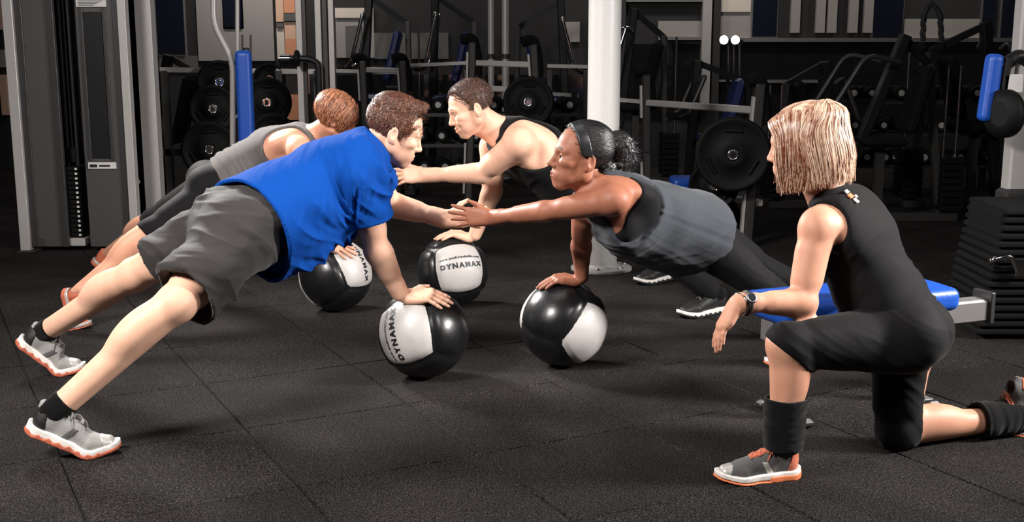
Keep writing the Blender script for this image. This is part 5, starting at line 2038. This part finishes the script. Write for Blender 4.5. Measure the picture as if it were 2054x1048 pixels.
    band_e = [ellip(L(-.014, 0, .045), A, (.097 * hs, .076 * hs, .080 * hs), .02), ellip(L(.030, 0, .020), A, (.064 * hs, .068 * hs, .078 * hs), .03)]

    def band(P_):
        q = ((P_ - J['head_c']) @ A.T) / hs
        d = ev(band_e, P_) - .0125 * hs
        s = np.abs((q[:, 0] - .030) - .32 * (q[:, 2] - .09)) - .020
        return np.maximum(np.maximum(d, s * hs), (.015 - q[:, 2]) * hs)
    cloth('headband', band, J['head_c'] - .16, J['head_c'] + .16, .003, plain('black_satin', (.012, .012, .013, 1), .35), root)
    # full bushy ponytail
    pn = [ellip(L(-.125, .0, .060), A, (.052, .050, .048), .03), ellip(L(-.155, .0, .020), A, (.042, .046, .055), .03), ellip(L(-.140, .0, -.03), A, (.032, .040, .05), .03), rcone(L(-.09, 0, .05), L(-.13, 0, .04), .03, .04, .02), ellip(L(-.085, .0, -.045), A, (.045, .055, .060), .03)]
    cloth('ponytail', lambda P_: ev(pn, P_) + .005 * vnoise(P_ * 60) + .004 * vnoise(P_ * 130), L(-.15, 0, .02) - .17, L(-.15, 0, .02) + .17, .004, H_BLACK, root, shade=True)
    rs = np.random.RandomState(4)
    paths, outs = [], []
    for i in range(2200):
        d = unit(rs.randn(3))
        cc, rr = ((L(-.125, .0, .060), V(.058, .056, .054)), (L(-.155, .0, .020), V(.048, .052, .060)), (L(-.140, .0, -.03), V(.036, .044, .055)), (L(-.085, .0, -.045), V(.048, .058, .064)))[rs.randint(4)]
        p0 = cc + d * rr * .72
        tg = unit(np.cross(d, rs.randn(3)) + V(.2, 0, -.5))
        ln = .030 + .025 * rs.rand()
        e = p0 + d * .012 * rs.rand() + tg * ln
        m_ = lerp(p0, e, .5) + d * (.010 + .010 * rs.rand())
        paths.append([(1 - t) ** 2 * p0 + 2 * t * (1 - t) * m_ + t * t * e for t in np.linspace(0, 1, 6)]); outs.append(np.tile(d, (6, 1)))
    strands('loose_strands', root, H_BLACK, outs, paths, .0010, 4)
    for q, td, p in (('L', (-.95, -.05), None), ('R', (-.93, -.2), None)):
        ankle_sock(root, J, P, q, .05, F_SOCK)
        place_shoe(root, J['an' + q], td, .262, SHOE_TRAIN, 'orange_heel', p, mirror=1 if q == 'L' else -1)


# ------------------------------------------------ smiling man behind
def man_black():
    root = empty('person', (.3, 5.7, 0))
    finish_person(root, 'smiling short-haired man in black tank top at the back, arm stretched to his partner')
    J = dict(pelvis=at(1165, 388, 5.72), waist=at(1120, 345, 5.66), chest=at(1072, 308, 5.60), upper=at(1035, 283, 5.57), neck=at(1000, 262, 5.56),
             shL=at(1046, 285, 5.38), elL=at(966, 348, 5.50), wrL=at(852, 352, 5.56),
             shR=at(990, 290, 5.74), elR=at(987, 385, 5.72),
             hipL=at(1175, 396, 5.62), knL=at(1300, 486, 5.46), anL=at(1438, 592, 5.62),
             hipR=at(1160, 384, 5.82), knR=at(1235, 458, 6.1), anR=at(1342, 526, 6.40))
    c = BALLS['B2']
    wr = at(942, 482, 5.74)
    n0 = unit(wr - c)
    M = ball_hand(c, BR, n0, (-1, -.05, 0), 1.02)
    J['wrR'] = c + n0 * (BR + .030) + V(.012, 0, 0)
    J['haxR'] = V(0, 1, 0); J['haxL'] = V(0, .2, 1)
    A = head_frame(V(-.90, -.22, -.36), V(-.34, -.05, .93))
    hs = 1.02
    ear = at(958, 217, 5.42)
    J['head_A'] = A
    J['head_c'] = ear - A[1] * .080 * hs + A[0] * .012 * hs
    J['hand_cR'] = M(.08, 0, 0)
    dims = dict(head=hs, neck=.058, delt=.068, ua=(.058, .046), fa=(.046, .031))
    P = build_prims(J, 'm', dict(dims=dims))
    P += head_prims(J['head_c'], A, hs, smile=1.0)
    P += hand_prims(M, 1, 1.02, 'handR', thumb=(.030, .050, .0))
    M1 = flat_hand(J['wrL'], unit(V(-.95, .05, -.02)), V(-.1, -.9, .35), 1.04, curl=(.25, .28, .3, .35))
    J['hand_cL'] = M1(.085, 0, 0)
    P += hand_prims(M1, 1, 1.04, 'handL', spread=1.0, thumb=(.050, .050, -.01))
    nd = unit(J['head_c'] - J['neck'])
    shx = unit(J['shL'] - J['shR']); hx = unit(J['hipL'] - J['hipR'])
    core = sel(P, 'torso', 'glute') + [econe(J['pelvis'], J['waist'], .165, .13, .155, .125, hx, .06)]

    def tank_f(P_):
        d = ev(core, P_, .010, 1.1)
        d = np.maximum(d, plane_d(P_, J['pelvis'] - J['spine0'] * .04, -J['spine0']))
        for q in 'LR':
            d = smax(d, .150 - np.linalg.norm(P_ - (J['sh' + q] - J['spine'] * .050 - J['front'] * .045 + (J['sh' + q] - J['upper']) * .12).astype(np.float32), axis=1), .010)
        d = smax(d, .080 - np.linalg.norm(P_ - (J['neck'] + nd * .055 + J['front'] * .04).astype(np.float32), axis=1), .010)
        return d
    lo = np.min([J['pelvis'], J['neck'], J['shL'], J['shR']], 0) - .22; hi = np.max([J['pelvis'], J['neck'], J['shL'], J['shR']], 0) + .22
    cloth('tank_top', tank_f, lo, hi, .007, F_BLACK, root, folds(V(-.3, .2, .9), V(.8, 0, -.5), .005, 20, 3))
    limbs = [([rcone(J['hip' + q], J['kn' + q], .10, .075, .04), rcone(J['kn' + q], J['an' + q], .072, .056, .03)], J['an' + q] + unit(J['kn' + q] - J['an' + q]) * .03, J['an' + q] - J['kn' + q], 0.0) for q in 'LR']
    pants_f = garment(sel(P, 'glute') + [econe(J['pelvis'] - J['spine0'] * .02, J['waist'], .165, .12, .15, .118, hx, .05)], [(J['waist'], J['spine0'])], limbs, .012, shell=.08)
    lo = np.min([J['anL'], J['anR'], J['pelvis']], 0) - .2; hi = np.max([J['anL'], J['anR'], J['pelvis'], J['waist']], 0) + .22
    cloth('track_pants', pants_f, lo, hi, .008, F_BLACK, root, folds(V(.5, .2, .8), V(.7, .1, -.6), .005, 18, 4))
    hide = lambda p: np.minimum(tank_f(p), pants_f(p))
    make_body(root, P, J, .007, .003, SK_FAIR, dict(brow=(.32, .22, .18), lip=(.85, .55, .52), stub=.35), hide)
    eye_mesh(root, J['head_c'], A, hs, E_BLUE)

    def hl(q):
        x, y, z = q[:, 0], np.abs(q[:, 1]), q[:, 2]
        front = (x - .052) - .45 * (z - .095) - .15 * (.05 - y)
        low = np.where(x < -.02, -.045 - .5 * (x + .10) - z, .014 - z)
        side = np.where((x > -.004) & (x < .016), -.020 - z, low)
        ear_ = .026 - np.hypot(x + .012, (z + .004) * .85)
        return np.maximum(np.maximum(np.maximum(front, side), np.where(z < .02, x - .018, -1)), np.where(y > .05, ear_, -1))
    ho, hf, hb = hair_cap(root, J, hs, H_DARK, hl, .0025, rough=.001, freq=110, top=.005, h=.003)
    hair_locks('loose_strands', root, J, hs, H_DARK, hb, seeds_on(ho, 4200, 2), lambda q: ss(.03, .1, q[:, 2] + np.maximum(q[:, 0], 0) * 1.5)[:, None] * V(.1, 0, 1) + (1 - ss(.03, .1, q[:, 2] + np.maximum(q[:, 0], 0) * 1.5)[:, None]) * V(-.3, 0, -.95), .009, 3, .0011, .002, .006, 2, jitter=.5)
    # upper teeth of the smile
    L = lambda x, y, z: J['head_c'] + hs * (x * A[0] + y * A[1] + z * A[2])
    tm = MB()
    tm.tube([L(.089, y, -.0635 + .004 * abs(y) / .02) + hs * A[0] * (.0085 - 22 * y * y) for y in np.linspace(-.02, .02, 9)], .0036, 8)
    tm.build('teeth', plain('tooth_enamel', (.75, .72, .66, 1), .25), root)
    for q, td in (('L', (-.80, -.50)), ('R', (-.80, -.50))):
        ankle_sock(root, J, P, q, .05, F_SOCK, h=.006)
        place_shoe(root, J['an' + q], td, .295, SHOE_BLACK, 'wave', mirror=1 if q == 'L' else -1)


# ------------------------------------------------ woman half hidden behind the man in blue
def woman_heather():
    root = empty('person', (-1.3, 5.7, 0))
    finish_person(root, 'auburn-haired woman in heather grey tank top, half hidden behind the man in blue')
    J = dict(pelvis=at(436, 376, 5.72), waist=at(488, 344, 5.74), chest=at(545, 308, 5.76), upper=at(592, 288, 5.77), neck=at(632, 272, 5.78),
             shR=at(600, 298, 5.58), elR=at(612, 405, 5.56), shL=at(632, 285, 5.92), elL=at(715, 325, 6.0), wrL=at(790, 352, 5.86),
             hipR=at(428, 388, 5.62), knR=at(305, 462, 5.42), anR=at(165, 582, 5.30),
             hipL=at(428, 374, 5.82), knL=at(308, 440, 6.08), anL=at(216, 512, 6.40))
    c = BALLS['B1']
    wr = at(648, 500, 5.58)
    n0 = unit(wr - c)
    M = ball_hand(c, BR, n0, (1, -.25, 0), .98)
    J['wrR'] = c + n0 * (BR + .028) - V(.010, 0, 0)
    J['haxR'] = V(0, 1, 0); J['haxL'] = V(0, .2, 1)
    A = head_frame(V(.86, .28, -.42), V(.42, .05, .9))
    hs = .98
    J['head_A'] = A
    J['head_c'] = at(672, 236, 5.74)
    J['hand_cR'] = M(.08, 0, 0)
    P = build_prims(J, 'f', dict(dims=dict(head=hs, delt=.062, ua=(.05, .04), che=(.138, .112), wai=(.125, .10))))
    P += head_prims(J['head_c'], A, hs, male=False)
    P += hand_prims(M, -1, .98, 'handR', thumb=(.030, .050, .0), spread=1.6)
    M1 = flat_hand(J['wrL'], unit(V(.95, .0, .1)), V(.1, .9, .3), .95, curl=(.2, .2, .25, .3))
    J['hand_cL'] = M1(.085, 0, 0)
    P += hand_prims(M1, 1, .95, 'handL')
    nd = unit(J['head_c'] - J['neck'])
    hx = unit(J['hipL'] - J['hipR'])
    core = sel(P, 'torso') + [econe(J['pelvis'] + J['spine0'] * .05, J['waist'], .150, .115, .135, .108, hx, .06)]

    def tank_f(P_):
        d = ev(core, P_, .009, 1.1)
        d = np.maximum(d, plane_d(P_, J['pelvis'] + J['spine0'] * .05, -J['spine0']))
        for q in 'LR':
            d = smax(d, .128 - np.linalg.norm(P_ - (J['sh' + q] - J['spine'] * .04 - J['front'] * .04).astype(np.float32), axis=1), .010)
        d = smax(d, .066 - np.linalg.norm(P_ - (J['neck'] + nd * .055 + J['front'] * .02).astype(np.float32), axis=1), .010)
        return d
    lo = np.min([J['pelvis'], J['neck'], J['shL'], J['shR']], 0) - .2; hi = np.max([J['pelvis'], J['neck'], J['shL'], J['shR']], 0) + .2
    wf = lambda v, n: ss(.30, .0, (v - J['pelvis']) @ J['spine0'])
    g1 = folds(J['spine0'], V(0, .4, 1), .006, 42, 2.5, .03, lambda v, n: .25 + wf(v, n), 4.0)
    cloth('tank_top', tank_f, lo, hi, .006, F_HEATHER, root, g1)
    legs = [(sel(P, 'leg' + q), lerp(J['kn' + q], J['an' + q], .08), J['an' + q] - J['kn' + q], .005) for q in 'LR']
    leg_f = garment(sel(P, 'torso', 'glute'), [(J['pelvis'] + J['spine0'] * .12, J['spine0'])], legs, .005, shell=.08)
    lo = np.min([J['anL'], J['anR'], J['pelvis']], 0) - .17; hi = np.max([J['anL'], J['anR'], J['pelvis']], 0) + .22
    cloth('leggings', leg_f, lo, hi, .007, F_LEG, root)
    hide = lambda p: np.minimum(tank_f(p), leg_f(p))
    make_body(root, P, J, .007, .003, SK_TAN, dict(brow=(.4, .28, .22), lip=(.85, .55, .55), stub=0), hide)
    eye_mesh(root, J['head_c'], A, hs, E_BROWN)
    L = lambda x, y, z: J['head_c'] + hs * (x * A[0] + y * A[1] + z * A[2])

    def hl(q):
        x, y, z = q[:, 0], np.abs(q[:, 1]), q[:, 2]
        front = (x - .066) - .35 * (z - .085)
        low = np.where(x < .030, -.095 - z, np.maximum(x - .05, .03 - z))
        return np.maximum(front, low)
    ho, hf, hb = hair_cap(root, J, hs, H_AUBURN, hl, .009, rough=.0012, freq=60, h=.0035)

    def fl(q):
        side = np.sign(q[:, 1] + 1e-6)[:, None]
        return V(-.25, 0, -.55) + side * V(0, .45, 0) + ss(.05, -.03, q[:, 2])[:, None] * V(.05, 0, -.9)
    hair_locks('loose_strands', root, J, hs, H_AUBURN, hb, seeds_on(ho, 3600, 6), fl, .18, 10, .0017, .002, .016, 6, gravity=.3, jitter=.10)
    for q, td in (('R', (.95, -.1)), ('L', (.95, .1))):
        place_shoe(root, J['an' + q], td, .262, SHOE_RUST, 'orange_heel', mirror=-1 if q == 'R' else 1)


# ------------------------------------------------ trainer kneeling in front
def woman_kneeling():
    root = empty('person', (1.1, 3.6, 0))
    finish_person(root, 'blond woman in black sleeveless top kneeling on one knee in the right foreground, watching')
    J = dict(pelvis=at(1800, 652, 3.63), waist=at(1752, 572, 3.66), chest=at(1715, 488, 3.69), upper=at(1685, 428, 3.70), neck=at(1660, 390, 3.70),
             shL=at(1640, 448, 3.54), elL=at(1610, 608, 3.48), wrL=at(1484, 608, 3.42),
             shR=at(1716, 428, 3.84), elR=at(1772, 545, 3.92), wrR=at(1735, 600, 3.76),
             hipL=at(1795, 682, 3.54), knL=at(1582, 692, 3.42), anL=at(1572, 878, 3.41),
             hipR=at(1812, 672, 3.72), knR=at(1800, 862, 3.68), anR=at(2030, 838, 3.82))
    J['knR'][2] = .062
    J['legfrontL'] = V(-.7, 0, .7); J['legfrontR'] = V(-.7, 0, -.7)
    J['haxL'] = V(.3, .6, .6); J['haxR'] = V(0, .6, .6)
    A = head_frame(V(-.82, .52, -.16), V(-.14, .06, .98))
    hs = .99
    J['head_A'] = A
    J['head_c'] = at(1612, 292, 3.68)
    dims = dict(head=hs, delt=.053, ua=(.046, .040), fa=(.041, .027), th=(.086, .058), sh=(.054, .036), calf=.050, glute=.108, wai=(.128, .10), che=(.14, .108), upc=(.128, .088), pel=(.165, .12))
    P = build_prims(J, 'f', dict(dims=dims))
    P += head_prims(J['head_c'], A, hs, male=False)
    M1 = flat_hand(J['wrL'] + V(-.01, 0, -.0), unit(V(-.48, -.05, -.88)), V(-.87, -.15, .45), .95, curl=(.15, .18, .2, .22))
    J['hand_cL'] = M1(.085, 0, 0)
    P += hand_prims(M1, 1, .95, 'handL', spread=.15, thumb=(.060, .032, .018))
    M2 = flat_hand(J['wrR'], unit(V(-.5, -.75, -.15)), V(-.1, .2, .9), .95, curl=(.3, .3, .3, .3))
    J['hand_cR'] = M2(.085, 0, 0)
    P += hand_prims(M2, -1, .95, 'handR', spread=.6, thumb=(.050, .045, .02))
    nd = unit(J['head_c'] - J['neck'])
    hx = unit(J['hipL'] - J['hipR'])
    core = sel(P, 'torso') + [econe(J['pelvis'] + J['spine0'] * .02, J['waist'], .165, .125, .140, .112, hx, .05)]

    def top_f(P_):
        d = ev(core, P_, .008, 1.1)
        d = np.maximum(d, plane_d(P_, J['pelvis'] + J['spine0'] * .015, -J['spine0']))
        for q in 'LR':
            d = smax(d, .088 - np.linalg.norm(P_ - (J['sh' + q] - J['spine'] * .012 - J['front'] * .004 + (J['sh' + q] - J['upper']) * .10).astype(np.float32), axis=1), .010)
        d = smax(d, .058 - np.linalg.norm(P_ - (J['neck'] + nd * .065).astype(np.float32), axis=1), .010)
        return d
    lo = np.min([J['pelvis'], J['neck'], J['shL'], J['shR']], 0) - .22; hi = np.max([J['pelvis'], J['neck'], J['shL'], J['shR']], 0) + .22
    wf = lambda v, n: .3 + ss(.36, .05, (v - J['pelvis']) @ J['spine0'])
    g1 = folds(J['spine0'] + V(-.3, 0, .2), V(.9, .2, .3), .004, 30, 3, .05, wf, 4.0)
    cloth('sleeveless_top', top_f, lo, hi, .0055, F_BLACK, root, g1)
    legs = [(sel(P, 'leg' + q), lerp(J['kn' + q], J['an' + q], t), J['an' + q] - J['kn' + q] + ex, .006) for q, t, ex in (('L', .10, V(-.22, 0, 0)), ('R', .12, V(0, 0, 0)))]
    leg_f = garment(sel(P, 'torso', 'glute'), [(J['pelvis'] + J['spine0'] * .10, J['spine0'])], legs, .006, shell=.08, k=.04)
    lo = np.min([J['anL'], J['anR'], J['knL'], J['knR'], J['pelvis']], 0) - .17; hi = np.max([J['anL'], J['anR'], J['pelvis']], 0) + .24
    cloth('leggings', leg_f, lo, hi, .006, F_LEG, root, folds(V(.5, .2, .8), V(.7, .1, -.6), .0018, 30, 4))
    hide = lambda p: np.minimum(top_f(p), leg_f(p))
    make_body(root, P, J, .0055, .0027, SK_TAN, dict(brow=(.5, .36, .28), lip=(.85, .55, .55), stub=0), hide)
    eye_mesh(root, J['head_c'], A, hs, E_BLUE)
    for q, td, p, ln in (('L', (-.98, -.16), 0.0, .125), ('R', (-.80, -.1), 1.18, .145)):
        ankle_sock(root, J, P, q, ln, F_SOCK, off=.008, bulge=.012)
        place_shoe(root, J['an' + q], td, .262, SHOE_TRAIN, 'orange_heel', p, mirror=1 if q == 'L' else -1)
    # blond bob: volume plus locks
    L = lambda x, y, z: J['head_c'] + hs * (x * A[0] + y * A[1] + z * A[2])
    vol = [ellip(L(-.014, 0, .045), A, (.110 * hs, .094 * hs, .094 * hs), .02), econe(L(-.030, 0, .03), L(-.045, 0, -.085), .092, .098, .088, .078, A[1], .03),
           econe(L(.0, 0, .03), L(.01, 0, -.080), .092, .060, .084, .05, A[1], .03)]

    def bob(P_):
        q = ((P_ - J['head_c']) @ A.T) / hs
        d = ev(vol, P_)
        x, y, z = q[:, 0], np.abs(q[:, 1]), q[:, 2]
        face = np.minimum((x - .058) - .25 * (z - .09), 9)
        d = np.maximum(d, face * hs)
        d = np.maximum(d, (-.105 - .12 * x * 0 + .012 * vnoise(P_ * 30) - z) * hs)
        return d + .0025 * vnoise(P_ * V(55, 55, 18))
    cloth('hair', bob, J['head_c'] - .21, J['head_c'] + .21, .004, H_BLOND, root, shade=True)
    rs = np.random.RandomState(21)
    paths, outs, shd = [], [], []
    for i in range(4200):
        sd = -1 if rs.rand() < .40 else 1
        a0 = rs.rand()
        back = rs.rand() < .42
        if back:
            th = (rs.rand() * .95 + .02) * math.pi / 2      # from straight back round to the side
            dirx, diry = -math.cos(th), sd * math.sin(th)
            p0 = V(-.05 - .045 * rs.rand(), sd * .006 * rs.rand(), .135 - .01 * rs.rand())
            mid = V(-.022 + dirx * (.118 + .006 * rs.rand()), diry * (.103 + .006 * rs.rand()), .040)
            low = V(-.030 + dirx * (.112 + .010 * rs.rand()), diry * (.102 + .010 * rs.rand()), -.055)
            end = V(-.032 + dirx * (.070 + .045 * rs.rand()), diry * (.070 + .040 * rs.rand()), -.088 - .045 * rs.rand())
        else:
            x0 = .062 - .13 * a0
            p0 = V(x0, sd * .006, .136 - 5 * (x0 + .01) ** 2)
            mid = V(x0 * .95 - .004, sd * (.098 + .006 * rs.rand()), .045)
            low = V(x0 * .85 + .004, sd * (.098 + .010 * rs.rand()), -.045)
            end = V(x0 * .75 + .030 * rs.rand(), sd * (.060 + .044 * rs.rand()), -.090 - .050 * rs.rand())
        ctrl = [p0, lerp(p0, mid, .5) + unit(lerp(p0, mid, .5) - V(-.014, 0, .04)) * .028, mid, low, end]
        cp = np.array([ctrl[0], *ctrl, ctrl[-1]])
        pts = []
        for s_ in range(1, len(cp) - 2):
            for t in (0, .33, .66):
                a_, b_, c_, d_ = cp[s_ - 1:s_ + 3]
                pts.append(.5 * (2 * b_ + (c_ - a_) * t + (2 * a_ - 5 * b_ + 4 * c_ - d_) * t * t + (3 * b_ - a_ - 3 * c_ + d_) * t ** 3))
        pts.append(ctrl[-1])
        jit = .004 * rs.randn(3)
        pts = [p + jit * (k / len(pts)) for k, p in enumerate(pts)]
        paths.append([L(*p) for p in pts])
        outs.append(np.array([unit(p - V(-.014, 0, .02)) @ A for p in pts]))
        shd.append(np.clip((.10 if rs.rand() < .45 else .55) + .35 * rs.randn() * .6 + (.28 if back else -.05), 0, 1.1))
    strands('loose_strands', root, H_BLOND, outs, paths, .0021, 5, shade=shd)
    # wristwatch on the near wrist
    d = unit(J['wrL'] - J['elL'])
    wc = lerp(J['elL'], J['wrL'], .90)
    ring = MB()
    a = unit(np.cross(d, (0, 0, 1.0))); b = np.cross(d, a)
    for o_, r_ in ((0, .0055),):
        ring.tube([wc + d * o_ + .0325 * (math.cos(t) * a + math.sin(t) * b) for t in np.linspace(0, 2 * math.pi, 25)], [.0072] * 25, 8, caps=False)
    wt = ring.build('wristwatch', plain('black_silicone', (.012, .012, .012, 1), .5), root)
    fc = wc + unit(V(-.2, -.8, .55) - d * (V(-.2, -.8, .55) @ d)) * .034
    nn = unit(fc - wc)
    MB().disc_profile(fc - nn * .004, nn, [(0, .016), (.007, .018), (.010, .017), (.0105, .013)], 20).build('watch_case', plain('steel_case', (.35, .35, .36, 1), .3, 1.0), wt)
    MB().disc_profile(fc + nn * .0062, nn, [(0, .0125), (.0012, .0125)], 20).build('watch_dial', plain('dark_dial', (.02, .02, .025, 1), .15), wt)
    bc_ = J['wrL'] + d * .004 - V(0, 0, .006)
    MB().tube([bc_ + .034 * (math.cos(t) * a + math.sin(t) * b) + d * .010 * math.cos(t) for t in np.linspace(0, 2 * math.pi, 25)], .0028, 6, caps=False).build('bracelet', M_CHROME, root)
    # small printed emblem on the back of the top
    cam_p = V(0, 0, CAM_H)
    r_ = unit(at(1708, 396, 3.7) - cam_p)
    ts = np.linspace(3.2, 4.4, 2400)
    dd = top_f((cam_p + ts[:, None] * r_).astype(np.float32))
    hit = np.nonzero(dd < .0)[0]
    if len(hit):
        p = cam_p + ts[hit[0]] * r_
        n = normals_of(top_f, p[None])[0]
        u = unit(J['spine'] - n * (J['spine'] @ n)); w = np.cross(n, u)
        for k, (du, dw, su, sw, m_) in enumerate(((.022, .0, .012, .016, S_WHITE), (.004, .004, .016, .020, S_ORANGE), (-.018, .002, .018, .012, S_WHITE), (-.006, -.016, .010, .008, S_WHITE))):
            MB().box(p + u * du + w * dw + n * .004, (su, sw, .004), np.stack([u, w, n], 1)).build('emblem_print', m_, root)
    return J, root, top_f


_jk, _kroot, _ktop = woman_kneeling()
woman_grey()
man_black()
woman_heather()
